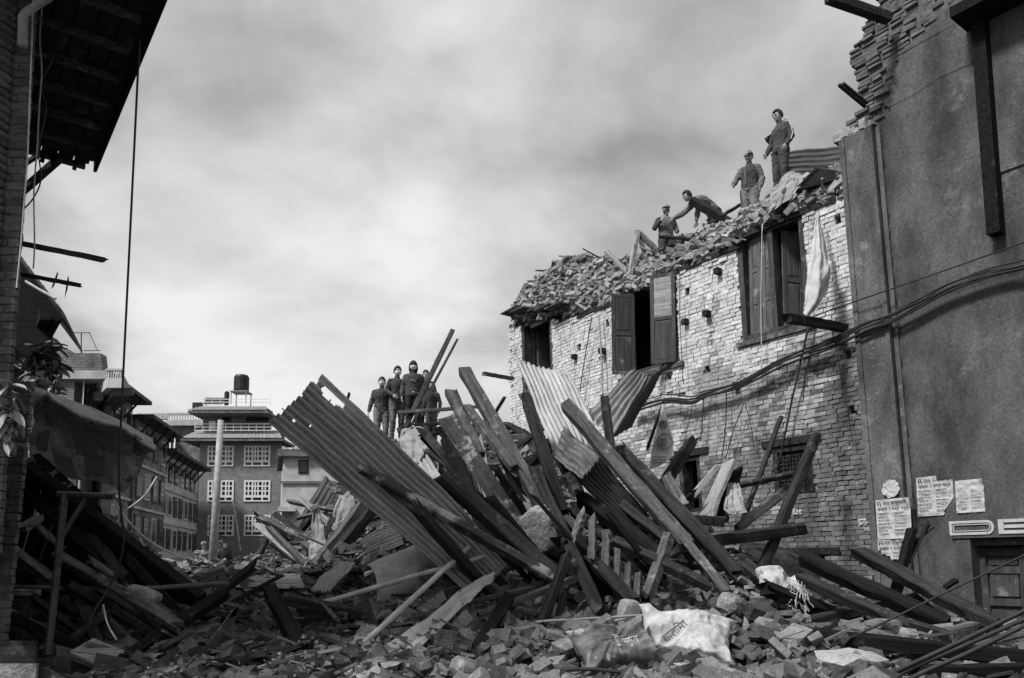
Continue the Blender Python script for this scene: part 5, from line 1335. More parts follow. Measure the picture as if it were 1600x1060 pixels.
def text(body, size, M, par, m, name='lettering', ext=.001, shear=0):
    cu = bpy.data.curves.new('lettering', 'FONT'); cu.body = body; cu.size = size; cu.extrude = ext; cu.resolution_u = 2; cu.shear = shear
    o = bpy.data.objects.new('lettering', cu); col.objects.link(o)
    me = bpy.data.meshes.new_from_object(o.evaluated_get(bpy.context.evaluated_depsgraph_get()))
    bpy.data.objects.remove(o); me.materials.clear(); me.materials.append(MAT[m])
    return link(name, me, par, M)
def wrap_text(body, size, M, target, m, off=.006):
    """lettering printed onto a curved surface: vertices are projected along local Z of M onto the target mesh"""
    o = text(body, size, Matrix.Identity(4), None, m, ext=0)
    dg = bpy.context.evaluated_depsgraph_get(); te = target.evaluated_get(dg); Ti = target.matrix_world.inverted()
    bm = bmesh.new(); bm.from_mesh(o.data); bmesh.ops.subdivide_edges(bm, edges=bm.edges, cuts=1)
    dirw = (M.to_3x3() @ Vector((0, 0, -1))).normalized(); bad = []
    for v in bm.verts:
        w = M @ v.co; src_ = w - dirw * .6
        ok, loc, nn, _ = te.ray_cast(Ti @ src_, (Ti.to_3x3() @ dirw).normalized())
        if ok: v.co = target.matrix_world @ loc - dirw * off
        else: bad.append(v)
    bmesh.ops.delete(bm, geom=bad, context='VERTS')
    bm.to_mesh(o.data); bm.free()
    o.parent = target; o.matrix_parent_inverse = target.matrix_world.inverted()
    return o
bpy.context.view_layer.update()
def facecam(px, py, d, rot, tilt=0):
    m = Matrix.Translation(P(px, py, d)) @ Matrix.Rotation(math.radians(90) + tilt, 4, 'X') @ Matrix.Rotation(rot, 4, 'Z'); return m
wrap_text('गोल', .17, facecam(198, 712, 9.0, math.radians(50)), tarp, 'ink')
# sacks
def sack(c, dims, rot, m, name, label, seed):
    """filled woven sack: two inflated faces with pointed corners, seams and sharp radiating creases"""
    nu, nv = 90, 64; M = Matrix.Translation(c) @ EU(rot).to_matrix().to_4x4(); s1 = Vector((seed, seed * 2, 0))
    def face(sign):
        rows = []
        for i in range(nv + 1):
            v = -1 + 2 * i / nv; r = []
            for k in range(nu + 1):
                u = -1 + 2 * k / nu
                ed = max(0.0, (1 - u ** 4) * (1 - v ** 4)); t = ed ** .55
                pin = 1 - .10 * (1 - u * u) * abs(v) ** 3 - 0
                x = u * dims[0] * (1 - .2 * (1 - v * v) * abs(u) ** 3); y = v * dims[1] * (1 - .2 * (1 - u * u) * abs(v) ** 3)
                w = Vector((x * 3.2, y * 3.2, sign))
                wr = noise.noise(w * .6 + s1) * .06 * t
                ang = math.atan2(y, x)
                cre = (1 - 3.2 * abs(noise.noise(Vector((ang * 2.4, (u * u + v * v) * .6, seed))))) * .022 * (.3 + max(abs(u), abs(v)) ** 2)
                cre += (1 - 3 * abs(noise.noise(w * 1.6 + s1))) * .020 + (1 - 3 * abs(noise.noise(w * 4.0 + s1))) * .006
                z = sign * (dims[2] * t + (wr + cre) * min(1, t * 2.2)) + .05 * noise.noise(Vector((u * 1.3, v * 1.3, seed))) * 2
                r.append(Vector((x + .012 * noise.noise(w * 5), y + .012 * noise.noise(w * 5 + s1), z)))
            rows.append(r)
        return rows
    b = MB(); b.grid(face(1)); b.grid([r[::-1] for r in face(-1)])
    return tag(b.build(name, MAT[m], None, smooth=True, M=M), label, 'sack')
sk1 = sack(P(1072, 995, 7.25), (.46, .30, .13), (.75, .15, -.12), 'sack_white', 'white_sack', 'bulging white woven sack lying on the rubble', 3)
sk2 = sack(P(960, 1012, 6.9), (.36, .26, .13), (.8, -.22, .15), 'sack_dark', 'printed_sack', 'dark printed sack lying against the white sack', 9)
bpy.context.view_layer.update()
wrap_text('शालिमा', .10, facecam(1046, 990, 6.9, math.radians(38), -.5), sk1, 'cloth_mid', .005)
wrap_text('Rice', .07, facecam(958, 990, 6.8, math.radians(-75), -.4), sk2, 'white_paint', .005)
wrap_text('चामल', .07, facecam(972, 1004, 6.8, math.radians(12), -.4), sk2, 'white_paint', .005)
sack(P(1222, 912, 8.9), (.26, .2, .08), (.6, .3, .25), 'sack_white', 'straw_bag', 'pale torn bag spilling straw below the thick black beam', 21)
b = MB()
for k in range(34):
    p = P(U(1222, 1262), U(905, 918), 8.65); pts = [p]
    for _ in range(5): pts.append(pts[-1] + Vector((U(-.04, .05), U(-.05, .02), U(-.08, -.02))))
    b.tube(pts, .004, 4)
tag(b.build('straw', MAT['wire_pale']), 'tuft of pale straw spilling from the torn bag', 'straw', kind='stuff')
lump(P(1380, 980, 8.0), .13, (1.5, .8, .6), 'sack_dark', 'earth_clod', 'dark earth clod beside the short low beam', 'clod', (0, 0, .3), 31, 3)
# ================================================================ posters on the plastered house
def poster(x0, y0, x1, y1, label, title, sub, rot=0.0, cut=None, n=.03, lines=7, name='paper_poster'):
    """paper on the wall; origin at upper-left, X to the right, Y up"""
    s1, z1 = fs(x0, y0, n); s0, z0 = fs(x1, y1, n); w, h = abs(s1 - s0), abs(z1 - z0)
    rt = empty(name, label, 'poster')
    o = FAC(s1, z1, n); ex = (FAC(s1 - .2, z1, n) - o).normalized(); ez = (FAC(s1, z1 + .2, n) - o).normalized()
    ny = ex.cross(ez).normalized()
    if ny.dot(Vector((-.8, -.6, 0))) < 0: ny = -ny
    M = Matrix((ex, ez, ny)).transposed().to_4x4(); M.translation = o
    M = M @ Matrix.Rotation(rot, 4, 'Z')
    nu, nv = 48, 60
    rows = [[Vector((w * k / nu + U(-.002, .002), -h * i / nv + U(-.002, .002), .012 * noise.noise(Vector((k * .12, i * .12, x0))) + .05 * max(0, (k / nu - .8)) * max(0, .2 - i / nv) * 20)) for k in range(nu + 1)] for i in range(nv + 1)]
    b = MB(); b.grid(rows, 0, cut and (lambda i, k: cut(k / nu, i / nv))); q = b.build('paper', MAT['paper'], rt, M=M)
    q.modifiers.new('thick', 'SOLIDIFY').thickness = .002
    zt = Matrix.Translation((0, 0, .018))
    if title: text(title, h * .115, M @ zt @ Matrix.Translation((w * .2, -h * .13, 0)), rt, 'ink')
    if sub: text(sub, h * .105, M @ zt @ Matrix.Translation((w * .06, -h * .27, 0)), rt, 'ink')
    b = MB()
    for colx in (.06, .54):
        for k in range(lines):
            y = -h * (.36 + k * .6 / lines); x = w * colx; e_ = w * (colx + U(.26, .40))
            while x < e_:
                l = U(.012, .05); b.box(x, min(x + l, e_), y, y + h * .016, .0165, .0175); x += l + .008
    if title:
        for dx in (0, .04): b.box(w * .06 + dx, w * .06 + dx + .014, -h * .15, -h * .08, .0165, .018)
        b.box(w * .06, w * .06 + .055, -h * .075, -h * .055, .0165, .018)
    if b.v: tag(b.build('print', MAT['ink'], rt, M=M), kind='stuff')
    settle(rt); return rt
poster(1368, 782, 1428, 842, 'school poster with two columns of text on the pilaster, above another poster', 'उदय माध्यमिक विद्यालय', 'कक्षा ९ सम्म भर्ना खुल्यो', n=.135)
poster(1371, 843, 1420, 905, 'torn lower poster on the pilaster behind the broken post', 'उदय माध्यमिक', 'कक्षा ९ सम्म', n=.135, cut=lambda u, v: v > .25 + .5 * u + .16 * noise.noise(Vector((u * 7, v * 7, 0))))
poster(1431, 747, 1494, 805, 'torn school poster with its corner curling on the plastered wall', 'उदय माध्यमिक', 'कक्षा ९ सम्म भर्ना', n=.035, cut=lambda u, v: (v < .12 + .08 * noise.noise(Vector((u * 9, 1, 0))) and .55 < u) or (u > .70 + .1 * noise.noise(Vector((v * 9, 3, 0))) and v > .55 + (1 - u) * 1.2))
poster(1492, 752, 1541, 800, 'small creased notice beside the torn school poster', None, None, n=.033, lines=6)
poster(1376, 750, 1408, 778, 'blank white paper remnant with ragged edges above the posters', None, None, n=.135, lines=0, cut=lambda u, v: (u - .5) ** 2 + (v - .5) ** 2 > .2 + .1 * noise.noise(Vector((u * 6, v * 6, 4))), name='paper_remnant')
for k, (x, y, w) in enumerate(((1341, 811, 16), (1350, 824, 10), (1352, 690, 5), (1238, 795, 15), (1338, 858, 9))):
    poster(x, y, x + w, y + w * .6, ('torn white paper scrap on the dark bricks beside the posters', 'small paper flake below the torn paper scrap', 'tiny pale flake high on the dark brickwork', 'crumpled paper patch under the lattice window', 'paper bit low on the brick wall near the beams')[k], None, None, n=.02, lines=0, cut=lambda u, v: noise.noise(Vector((u * 4 + k * 7, v * 4, 1))) > .15, name='paper_scrap')
# ================================================================ cables and ropes
def cable(pts, r, m, name, label, cat='cable', group=None, sub=6, wob=0.0):
    v = [P(*p) for p in pts]; out = []
    n = len(v) - 1
    for i in range(n):
        a, b_, c, d = v[max(i - 1, 0)], v[i], v[i + 1], v[min(i + 2, n)]
        for k in range(sub):
            f = k / sub; out.append(.5 * ((2 * b_) + (c - a) * f + (2 * a - 5 * b_ + 4 * c - d) * f * f + (3 * b_ - a - 3 * c + d) * f ** 3) + Vector((U(-wob, wob), 0, U(-wob, wob))))
    out.append(v[-1]); b = MB(); b.tube(out, r, 6)
    return tag(b.build(name, MAT[m], None, smooth=True), label, cat, group)
def fpts(l, n): return [(x, y, FAC(*fs(x, y, n), n).y) for x, y in l]
BND = [(1640, 400), (1600, 415), (1540, 430), (1480, 452), (1430, 478), (1390, 498), (1350, 512), (1300, 535), (1250, 553), (1215, 568), (1175, 590), (1140, 606), (1100, 618), (1080, 627), (1040, 625), (1000, 637), (985, 645)]
for k in range(6):
    off = [(x, y + (k - 2.5) * 1.5 + 5 * math.sin(x * .011 + k * 1.3)) for x, y in BND]
    cable(fpts(off, .2), .013 + .004 * (k % 3), 'wire_black', 'power_cable', 'thick black cable of the bundle strung along the brick facade', group='cables of the facade bundle')
cable(fpts([(1640, 364), (1600, 379), (1450, 432), (1300, 484), (1215, 516)], .25), .011, 'wire_black', 'power_cable', 'single straight wire above the facade cable bundle')
cable([(222, -20, 6.6), (205, 330, 6.8), (190, 640, 7.0), (186, 760, 7.1), (193, 850, 7.2), (172, 915, 7.2), (150, 950, 7.1), (138, 980, 7.0)], .010, 'wire_black', 'hanging_wire', 'long black wire hanging down past the left eave and the tarpaulin', 'wire')
for k, pts in enumerate((((1660, 925, 6.2), (1600, 955, 6.3), (1500, 1003, 6.4), (1420, 1040, 6.5), (1360, 1068, 6.5)), ((1660, 940, 6.2), (1600, 968, 6.3), (1500, 1012, 6.4), (1430, 1042, 6.5), (1380, 1070, 6.5)), ((1660, 950, 6.1), (1600, 978, 6.2), (1510, 1022, 6.3), (1440, 1052, 6.4), (1400, 1075, 6.4)))):
    cable(pts, .022, 'wire_black', 'power_cable', 'thick black cable slung low before the long black beam', group='low cables in the foreground')
cable([(1660, 840, 7.0), (1600, 868, 7.1), (1480, 925, 7.2), (1340, 992, 7.3), (1195, 1052, 7.0)], .011, 'wire_black', 'power_cable', 'thin black wire sagging before the panelled door')
for k, (x0, y0, x1, y1, r, m, lb) in enumerate(((1264, 508, 1215, 735, .018, 'wire_black', 'thick black cord hanging from the jutting facade beam'), (1276, 512, 1255, 620, .008, 'wire_black', 'thin cord hanging from the jutting facade beam'),
      (1298, 505, 1332, 690, .006, 'wire_black', 'slack thin wire below the jutting facade beam'), (1191, 350, 1191, 600, .008, 'wire_pale', 'pale rope hanging down over the closed shutters'),
      (1062, 415, 1068, 600, .008, 'wire_black', 'thin dark wire hanging beside the open shutters'), (925, 495, 906, 612, .012, 'wire_black', 'dark cord hanging from the eave by the corner window'), (935, 490, 942, 620, .020, 'pipe_grey', 'grey pipe running down the brick wall beside the corner window'),
      (1135, 615, 1128, 715, .010, 'wire_black', 'looped cable dropping from the bundle toward the pale boards'), (1162, 632, 1134, 716, .009, 'wire_black', 'left side of a hanging wire loop'), (1164, 632, 1178, 700, .007, 'wire_black', 'right side of a hanging wire loop'), (1100, 622, 1095, 690, .010, 'wire_black', 'short cable dropping to the doorway lintel'), (1083, 630, 1060, 720, .006, 'wire_black', 'thin wire dropping beside the doorway'))):
    mx, my = (x0 + x1) / 2 + U(-3, 3), (y0 + y1) / 2
    cable(fpts([(x0, y0), (mx, my), (x1, y1)], .16), r, m, 'hanging_wire', lb, 'wire', wob=.004)
for k, pts in enumerate((((66, 10, 6.2), (62, 60, 6.2), (65, 110, 6.2), (61, 170, 6.2), (58, 230, 6.2), (53, 300, 6.2), (54, 380, 6.2), (52, 420, 6.2)), ((75, 20, 6.4), (70, 50, 6.4), (82, 90, 6.4), (64, 130, 6.4), (72, 170, 6.4), (60, 230, 6.4), (64, 280, 6.4), (52, 310, 6.4), (36, 328, 6.4)), ((140, 105, 7.0), (143, 120, 7.0), (140, 128, 7.0)))):
    cable(pts, .006, 'wire_black' if k else 'pipe_grey', 'hanging_wire', ('twisted grey wire dangling beside the rounded brick column', 'slack black wire curling beside the rounded brick column', 'short curl of wire under the boarded eave')[k], 'wire')
cable([(200, 795, 12), (225, 775, 12.5), (245, 745, 13)], .012, 'wire_pale', 'hanging_rope', 'short pale rope rising beside the torn tarpaulin', 'rope')
cable([(175, 780, 9.4), (205, 820, 9.4), (240, 850, 9.5), (290, 875, 9.6)], .012, 'wire_pale', 'hanging_rope', 'long pale rope slanting down from the tarpaulin corner', 'rope')
cable([(218, 842, 9.0), (232, 862, 9.0), (262, 885, 9.0)], .009, 'wire_pale', 'hanging_rope', 'pale cord lying on the collapsed roof edge', 'rope')
cable([(161, 945, 7.2), (168, 975, 7.2), (182, 1000, 7.2)], .008, 'wire_pale', 'hanging_rope', 'pale cord dangling under the long grey sloping beam', 'rope')
cable([(364, 785, 60), (370, 820, 60), (376, 862, 60)], .05, 'wire_pale', 'hanging_rope', 'pale line hanging down the wall of the four-storey house', 'rope')
cable([(300, 810, 40), (340, 835, 40), (400, 855, 40), (440, 870, 40)], .025, 'wire_black', 'power_cable', 'thin wire sagging across the four-storey house front')
cable([(830, 1052, 6.6), (920, 1046, 6.6), (1010, 1056, 6.5)], .018, 'wire_black', 'power_cable', 'black cable lying before the dark printed sack')
cable([(395, 1030, 7.0), (470, 1022, 7.2), (545, 1000, 7.6)], .02, 'wire_black', 'power_cable', 'black hose lying under the long pale pole')
# ================================================================ plants on the left
def leafmesh(L, w, m):
    b = MB(); rows = []
    for i in range(7):
        t = i / 6; hw = w * math.sin(math.pi * min(1, t * .93 + .05)) ** .8
        rows.append([Vector((-hw, L * t, -.25 * L * t * t + .02)), Vector((0, L * t, -.25 * L * t * t)), Vector((hw, L * t, -.25 * L * t * t + .02))])
    b.grid(rows); me = b.mesh('leaf', m, True); return me
def plant(name, label, c, n, L, w, spread, m, stems):
    rt = empty(name, label, 'plant'); ms = [leafmesh(L * q, w * q, MAT[m]) for q in (.7, .85, 1, 1.15)]
    for st in range(stems):
        a = c + Vector((U(-spread, spread), U(-.05, .05), U(-spread * .3, spread * .3))); pts = [a + Vector((0, 0, -.25)), a + Vector((U(-.04, .04), -.03, 0)), a + Vector((U(-.1, .1), -.08, .22))]
        b = MB(); b.tube(pts, .008, 5); b.build('stem', MAT['stem'], rt)
        for k in range(n // stems):
            t = R(); p = pts[0].lerp(pts[2], t)
            link('leaf', random.choice(ms), rt, Matrix.Translation(p) @ EU((U(-1.2, .5), U(-.4, .4), U(0, 6.28))).to_matrix().to_4x4())
    settle(rt)
plant('potted_plant', 'broad pale-leafed plant growing at the foot of the brick corner', P(6, 645, 5.85), 60, .16, .032, .10, 'leaf_pale', 5)
plant('climbing_plant', 'dark leafy creeper hanging on the timber house wall', P(58, 560, 12.4), 150, .26, .06, .42, 'leaf', 7)
plant('climbing_plant', 'pale-leafed creeper above the torn tarpaulin', P(68, 610, 11.8), 70, .22, .06, .2, 'leaf_pale', 4)
# ================================================================ people
def loft(b, pts, radii, lat=None, n=12):
    pts = [Vector(p) for p in pts]; k = len(pts); vs = []; fs_ = []
    for i in range(k):
        t = (pts[min(i + 1, k - 1)] - pts[max(i - 1, 0)]).normalized()
        u = lat if lat is not None else t.orthogonal()
        u = (u - t * u.dot(t)).normalized(); w = t.cross(u)
        r = radii[i]; rx, ry = r if isinstance(r, tuple) else (r, r)
        for a in range(n):
            q = 2 * math.pi * a / n; vs.append(pts[i] + u * rx * math.cos(q) + w * ry * math.sin(q))
    t0 = (pts[0] - pts[1]).normalized(); t1 = (pts[-1] - pts[-2]).normalized()
    for i in range(k - 1):
        for a in range(n): fs_.append((i * n + a, i * n + (a + 1) % n, (i + 1) * n + (a + 1) % n, (i + 1) * n + a))
    m0 = min(radii[0]) if isinstance(radii[0], tuple) else radii[0]; m1 = min(radii[-1]) if isinstance(radii[-1], tuple) else radii[-1]
    vs += [pts[0] + t0 * m0 * .6, pts[-1] + t1 * m1 * .6]; c0, c1 = k * n, k * n + 1
    for a in range(n): fs_.append((c0, (a + 1) % n, a)); fs_.append((c1, (k - 1) * n + a, (k - 1) * n + (a + 1) % n))
    b.add(vs, fs_)
DEF = dict(pel=(0, 0, .93), wai=(0, .01, 1.10), che=(0, 0, 1.28), nek=(0, .01, 1.45), hea=(0, -.02, 1.595),
           sl=(.158, .01, 1.375), el=(.235, .03, 1.13), hl=(.25, -.04, .90), sr=(-.158, .01, 1.375), er=(-.235, .03, 1.13), hr=(-.25, -.04, .90),
           pl=(.085, 0, .90), kl=(.10, -.03, .50), al=(.11, .02, .09), pr=(-.085, 0, .90), kr=(-.10, -.03, .50), ar=(-.11, .02, .09))
def person(label, feet, yaw, top='cloth_dark', legs='cloth_dark', pose=None, face=(0, -1, 0), height=1.68, hat=None, mask=None, sleeve=None, group=None, extras=None, fat=1.0):
    J = {k: Vector(v) for k, v in {**DEF, **(pose or {})}.items()}
    root = empty('person', label, 'person', group=group)
    M = Matrix.Translation(feet) @ Matrix.Rotation(yaw, 4, 'Z') @ Matrix.Scale(height / 1.70, 4)
    lat = (J['sl'] - J['sr']).normalized(); latp = (J['pl'] - J['pr']).normalized()
    b = MB(); segs = []
    def L(pts, radii, m, la=None):
        loft(b, pts, radii, la)
        for i in range(len(pts) - 1):
            g = lambda r: (sum(r) / 2 if isinstance(r, tuple) else r)
            segs.append((Vector(pts[i]), Vector(pts[i + 1]), (g(radii[i]) + g(radii[i + 1])) / 2, m))
    f = fat
    tor = [J['pel'] + (J['pel'] - J['wai']) * .25, J['pel'], J['wai'], J['che'], J['che'].lerp(J['nek'], .55), J['nek'] - (J['nek'] - J['che']) * .08]
    L(tor[1:], [(.165 * f, .12 * f), (.152 * f, .11 * f), (.165 * f, .12 * f), (.145 * f, .10 * f), (.075, .065)], top, lat)
    L([tor[0], J['pel']], [(.15 * f, .115 * f), (.163 * f, .118 * f)], legs, latp)
    L([J['nek'] - Vector((0, 0, .03)), J['hea'] - (J['hea'] - J['nek']) * .25], [.058, .05], 'skin')
    for s in 'lr':
        sh, e_, h_ = J['s' + s], J['e' + s], J['h' + s]
        ax_ = Vector((0, 1, 0)); L([J['nek'].lerp(sh, .35) - Vector((0, 0, .035)), J['nek'].lerp(sh, .75) - Vector((0, 0, .022)), sh.lerp(e_, .06), sh.lerp(e_, .5), e_], [.05 * f, .055 * f, .058 * f, .053 * f, .047 * f], sleeve or top, ax_)
        L([e_, e_.lerp(h_, .4), e_.lerp(h_, .92)], [.05 * f, .047 * f, .037], sleeve or top)
        p, k, a = J['p' + s], J['k' + s], J['a' + s]
        L([p + Vector((0, 0, .02)), p.lerp(k, .5), k], [.10 * f, .083 * f, .068], legs)
        L([k, k.lerp(a, .4), a], [.068, .066, .052], legs)
        fw = Vector((0.15 * (1 if s == 'l' else -1), -1, 0)).normalized()
        L([a - Vector((0, -.03, .04)), a + fw * .09 - Vector((0, 0, .05)), a + fw * .17 - Vector((0, 0, .06))], [.042, .042, .03], 'cloth_black')
    # head
    F = Vector(face).normalized(); Up = (J['hea'] - J['nek']).normalized(); Up = (Up * .4 + Vector((0, 0, 1))).normalized(); Up = (Up - F * Up.dot(F)).normalized(); S = F.cross(Up)
    hc = J['hea']
    def hp(x, y, z): return hc + S * x + F * y + Up * z
    L([hp(0, 0, -.085), hp(0, .005, -.05), hp(0, -.005, 0), hp(0, -.01, .05), hp(0, -.015, .09)], [(.045, .055), (.062, .08), (.073, .09), (.07, .085), (.045, .055)], 'skin', S)
    L([hp(0, .07, -.085), hp(0, .075, -.07)], [.025, .028], 'skin')
    L([hp(0, .085, .02), hp(0, .105, -.02)], [.009, .016], 'skin')
    for x in (-.075, .075): L([hp(x, -.005, .02), hp(x, -.008, -.025)], [.016, .012], 'skin')
    me = b.mesh('body', MAT['skin']); o = link('body', me)
    md = o.modifiers.new('r', 'REMESH'); md.mode = 'VOXEL'; md.voxel_size = .015
    md = o.modifiers.new('s', 'SMOOTH'); md.iterations = 6; md.factor = .5
    bm = bmesh.new(); tmp = bpy.data.meshes.new_from_object(o.evaluated_get(bpy.context.evaluated_depsgraph_get())); bpy.data.objects.remove(o)
    # hands: palm and five bent fingers each
    hb = MB()
    for s in 'lr':
        e_, h_ = J['e' + s], J['h' + s]; d = (h_ - e_).normalized(); sx = 1 if s == 'l' else -1
        ac = d.cross(Vector((sx, 0, 0))); ac = ac.normalized() if ac.length > .2 else Vector((0, -1, 0)); nm = d.cross(ac).normalized()
        loft(hb, [h_ - d * .035, h_ + d * .01, h_ + d * .06], [(.028, .02), (.038, .016), (.036, .013)], ac, 8)
        for k, (o_, l) in enumerate(((-.028, .062), (-.009, .074), (.010, .069), (.028, .055))):
            p0 = h_ + d * .055 + ac * o_; p1 = p0 + d * l * .5 + nm * .008; p2 = p1 + d * l * .38 + nm * .028
            loft(hb, [p0, p1, p2], [.0095, .0085, .007], None, 6)
        t0 = h_ - ac * .03; loft(hb, [t0, t0 + d * .035 - ac * .022 + nm * .008, t0 + d * .065 - ac * .026 + nm * .016], [.012, .0105, .008], None, 6)
    mats = ['skin', 'cloth_black']; 
    for sgm in segs:
        if sgm[3] not in mats: mats.append(sgm[3])
    bm.from_mesh(tmp); bpy.data.meshes.remove(tmp)
    for fc in bm.faces:
        c = fc.calc_center_median(); best = None
        for p, q, r, m in segs:
            d = q - p; t = max(0, min(1, (c - p).dot(d) / max(d.length_squared, 1e-9))); dist = (c - p - d * t).length - r
            if best is None or dist < best[0]: best = (dist, m)
        fc.material_index = mats.index(best[1]); fc.smooth = True
    for v in bm.verts:      # creases of the clothing
        if v.co.z < 1.42 * 1 and (v.co - J['hea']).length > .17:
            q = v.co * 9; v.co += v.normal * (.009 * (1 - 2.2 * abs(noise.noise(Vector((q.x, q.y, q.z * 1.4))))) + .007 * noise.noise(q * 2.6))
    hm = hb.mesh('hand', MAT['skin']); bm.from_mesh(hm); bpy.data.meshes.remove(hm)
    me = bpy.data.meshes.new('body'); bm.to_mesh(me); bm.free()
    for m in mats: me.materials.append(MAT[m])
    link('body', me, root, M)
    # shells on the head: hair, hat, mask, eyes
    def shell(name, m, rad, test, off=(0, -.008, .015), th=.006):
        b = MB(); nU, nV = 22, 16; rows = []; loc = []
        for i in range(nV + 1):
            v = -math.pi / 2 + math.pi * i / nV; r = []; l = []
            for k in range(nU + 1):
                u = 2 * math.pi * k / nU; x, y, z = math.cos(v) * math.sin(u), math.cos(v) * math.cos(u), math.sin(v)
                l.append((x, y, z)); j = 1 + .04 * noise.noise(Vector((x * 6, y * 6, z * 6)))
                r.append(hp(x * rad[0] * j + off[0], y * rad[1] * j + off[1], z * rad[2] * j + off[2]))
            rows.append(r); loc.append(l)
        b.grid(rows, 0, lambda i, k: not test(*[(loc[i][k][c] + loc[i + 1][k + 1][c]) / 2 for c in range(3)]))
        o = b.build(name, MAT[m], root, smooth=True, M=M); o.modifiers.new('t', 'SOLIDIFY').thickness = th; return o
    if hat == 'hood':
        shell('hood', top, (.10, .118, .175), lambda x, y, z: z > -.9 and not (y > .5 and z < .45), (0, -.02, -.035))
        shell('hair', 'hair', (.083, .10, .112), lambda x, y, z: z > .45)
    elif hat == 'beanie':
        shell('knitted_cap', 'camo', (.088, .108, .115), lambda x, y, z: z > .18 - y * .1, (0, -.008, .02))
        shell('hair', 'hair', (.082, .1, .112), lambda x, y, z: z > -.4 and y < -.1)
    elif hat == 'cap':
        shell('cap', 'cloth_grey', (.087, .106, .112), lambda x, y, z: z > .22, (0, -.008, .02))
        bb = MB(); loft(bb, [hp(0, .06, .052), hp(0, .125, .045), hp(0, .155, .036)], [(.07, .008), (.062, .007), (.03, .005)], S, 10); bb.build('cap_peak', MAT['cloth_grey'], root, smooth=True, M=M)
    elif hat == 'helmet':
        shell('helmet', 'camo', (.115, .13, .125), lambda x, y, z: z > .05, (0, -.008, .025))
    else:
        shell('hair', 'hair', (.083, .104, .116), lambda x, y, z: z > .52 if y > .35 else z > -.35 + max(0, y) * 1.2)
    if mask: shell('face_mask', 'white_paint' if mask == 'cloth_white' else mask, (.080, .104, .100), lambda x, y, z: y > .1 and -.88 < z < .08, (0, -.002, .0), .004)
    for x in (-.032, .032):
        bb = MB(); loft(bb, [hp(x - .014, .080, .018), hp(x, .084, .018), hp(x + .014, .080, .018)], [.005, .008, .005], None, 6); bb.build('eye', MAT['hair'], root, M=M)
        bb = MB(); loft(bb, [hp(x - .02, .080, .036), hp(x, .086, .040), hp(x + .02, .080, .036)], [.004, .006, .004], None, 6); bb.build('eyebrow', MAT['hair'], root, M=M)
    if not mask: bb = MB(); loft(bb, [hp(-.022, .080, -.052), hp(0, .087, -.052), hp(.022, .080, -.052)], [.004, .006, .004], None, 6); bb.build('mouth', MAT['cloth_mid'], root, M=M)
    for nm, m, pts, r in (extras or []):
        bb = MB(); bb.tube([Vector(p) for p in pts], r, 5); bb.build(nm, MAT[m], root, M=M)
    bb = MB(); loft(bb, [J['nek'] - Vector((0, 0, .035)), J['nek'] + (J['hea'] - J['nek']) * .22], [(.08, .075), (.06, .06)], lat, 12); bb.build('collar', MAT[top], root, smooth=True, M=M)
    settle(root); return root
def at_head(px, py, d, h, z=None):   # feet position so that the head top is at the pixel
    p = P(px, py, d); return Vector((p.x, p.y, p.z - h))
AK = dict(hl=(.27, -.02, .86), el=(.25, .05, 1.12))
person('masked young man in a dark zipped jacket on the heap, arms hanging', at_head(597, 591, 18, 1.66), .25, 'cloth_dark', 'denim', dict(hr=(-.30, -.02, .86), hl=(.22, .02, .88)), (.1, -1, -.05), 1.66, fat=1.12, mask='cloth_white', extras=[('zip', 'cloth_mid', [(0, -.118, 1.36), (0, -.125, 1.2), (0, -.12, 1.0)], .006)])
person('masked young man in a striped tracksuit jacket leaning on the level plank', at_head(621, 574, 17.8, 1.70), .5, 'cloth_dark', 'cloth_mid', dict(er=(-.27, .0, 1.13), hr=(-.16, -.22, .98), el=(.25, .04, 1.14), hl=(.2, -.15, .98)), (.15, -1, -.1), 1.70, fat=1.12, mask='cloth_white', extras=[('sleeve_stripe', 'cloth_white', [(-.20, -.04, 1.44), (-.265, -.04, 1.28), (-.31, -.03, 1.14)], .008)])
person('hooded onlooker in a dark printed top with a white face mask', at_head(646, 566, 17.4, 1.66), .1, 'cloth_dark', 'cloth_black', dict(hr=(-.25, -.08, .86), el=(.25, .05, 1.12), hl=(.22, -.12, .9)), (.05, -1, -.02), 1.66, fat=1.15, hat='hood', mask='cloth_white', extras=[('chest_print', 'cloth_grey', [(-.05, -.128, 1.24), (0, -.134, 1.27), (.05, -.128, 1.22)], .014), ('belt_buckle', 'cloth_white', [(-.02, -.125, .98), (.02, -.125, .98)], .016)])
person('person half hidden behind the steel bars and the hooded onlooker', at_head(666, 580, 18.4, 1.62), -.2, 'cloth_dark', 'cloth_black', None, (.3, -1, 0), 1.62)
person('child in a dark jacket standing behind the thin steel bar', at_head(675, 598, 17.9, 1.40), -.3, 'cloth_dark', 'cloth_mid', dict(hl=(.26, -.06, .92)), (.2, -1, 0), 1.40)
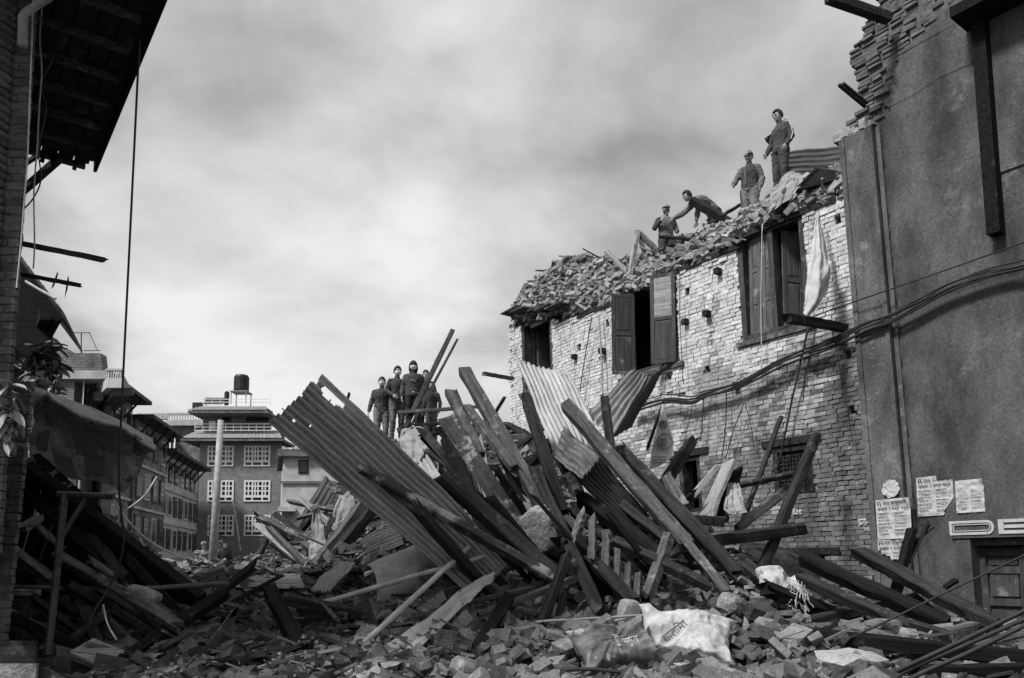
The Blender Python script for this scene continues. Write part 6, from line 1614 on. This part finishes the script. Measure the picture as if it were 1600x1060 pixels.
# on the roof, behind the broken wall head
def roof_d(px, py, back=.75): return FAC(*fs(px, py, -back), -back).y
def on_roof(px, py, h, back=.75): return at_head(px, py, roof_d(px, py, back), h)
person('worker in a cap and face cloth standing behind the roof rubble', on_roof(1040, 322, 1.68, 1.0), .1, 'cloth_mid', 'cloth_dark', dict(er=(-.28, .0, 1.14), hr=(-.16, -.2, 1.28), el=(.26, .02, 1.13), hl=(.2, -.18, 1.02)), (.05, -1, -.15), 1.68, hat='cap', mask='cloth_mid', sleeve='cloth_dark', fat=1.1)
dd = roof_d(1100, 330, .7)
person('bent worker reaching down to the bricks on the roof', P(1108, 398, dd), math.radians(-78), 'cloth_mid', 'cloth_black',
       dict(pel=(0, .16, .90), wai=(0, .02, 1.03), che=(0, -.16, 1.12), nek=(0, -.34, 1.18), hea=(0, -.47, 1.22), sl=(.17, -.27, 1.12), el=(.19, -.32, .84), hl=(.17, -.36, .60), sr=(-.17, -.29, 1.12), er=(-.20, -.50, .92), hr=(-.19, -.74, .78), pl=(.09, .16, .86), kl=(.11, .0, .48), al=(.11, .10, .09), pr=(-.09, .16, .86), kr=(-.11, .08, .48), ar=(-.11, .20, .09)), (0, -1, -.45), 1.68, sleeve='denim', fat=1.12)
person('worker in a knitted cap and open shirt holding a shovel on the roof', on_roof(1170, 239, 1.68), math.radians(-35), 'cloth_dark', 'denim', dict(er=(-.26, -.10, 1.12), hr=(-.22, -.33, .95), el=(.25, .03, 1.12), hl=(.23, -.08, .87)), (-.05, -1, -.35), 1.68, hat='beanie', sleeve='cloth_mid', fat=1.12, extras=[('shirt_front', 'cloth_mid', [(-.03, -.125, 1.36), (-.04, -.13, 1.2), (-.03, -.125, 1.0)], .02)])
person('young man in a tracksuit with white shoulder stripes looking down from the roof', on_roof(1218, 174, 1.75), math.radians(-68), 'cloth_dark', 'cloth_dark', dict(el=(.25, .05, 1.12), hl=(.24, -.10, .90), er=(-.24, -.02, 1.12), hr=(-.2, -.18, .90), hea=(0, -.05, 1.59)), (0, -1, -.3), 1.75, fat=1.08,
       extras=[('shoulder_stripe', 'cloth_white', [(.08, .01, 1.475), (.17, .01, 1.478), (.235, .0, 1.42)], .012), ('sleeve_stripe', 'cloth_white', [(.235, -.02, 1.42), (.285, .0, 1.27), (.305, .02, 1.13), (.30, -.03, 1.0)], .011)])
dd = roof_d(1150, 325, .8)
T(1128, 338, dd - .3, 1160, 318, dd - .1, 6, D_, 'shovel handle held by the worker in a knitted cap', name='shovel', cat='shovel', rnd=True)
# far street
for px, py, d, lb, tp_, hat, yw in ((319, 848, 28, 'helmeted soldier in camouflage left of the utility pole', 'camo', 'helmet', .2), (344, 846, 29, 'helmeted soldier in camouflage right behind the utility pole', 'camo', 'helmet', -.2),
      (352, 848, 28.5, 'dark-clad man standing right of the utility pole', 'cloth_black', None, .4), (290, 878, 22, 'crouched man in a dark top low behind the collapsed roof', 'cloth_black', 'cap', .1), (308, 862, 27, 'soldier in camouflage bending beside the helmeted soldier', 'camo', 'helmet', .8)):
    person(lb, at_head(px, py, d, 1.68), yw, tp_, tp_, None, (0, -1, 0), 1.68, hat=hat, fat=1.1)
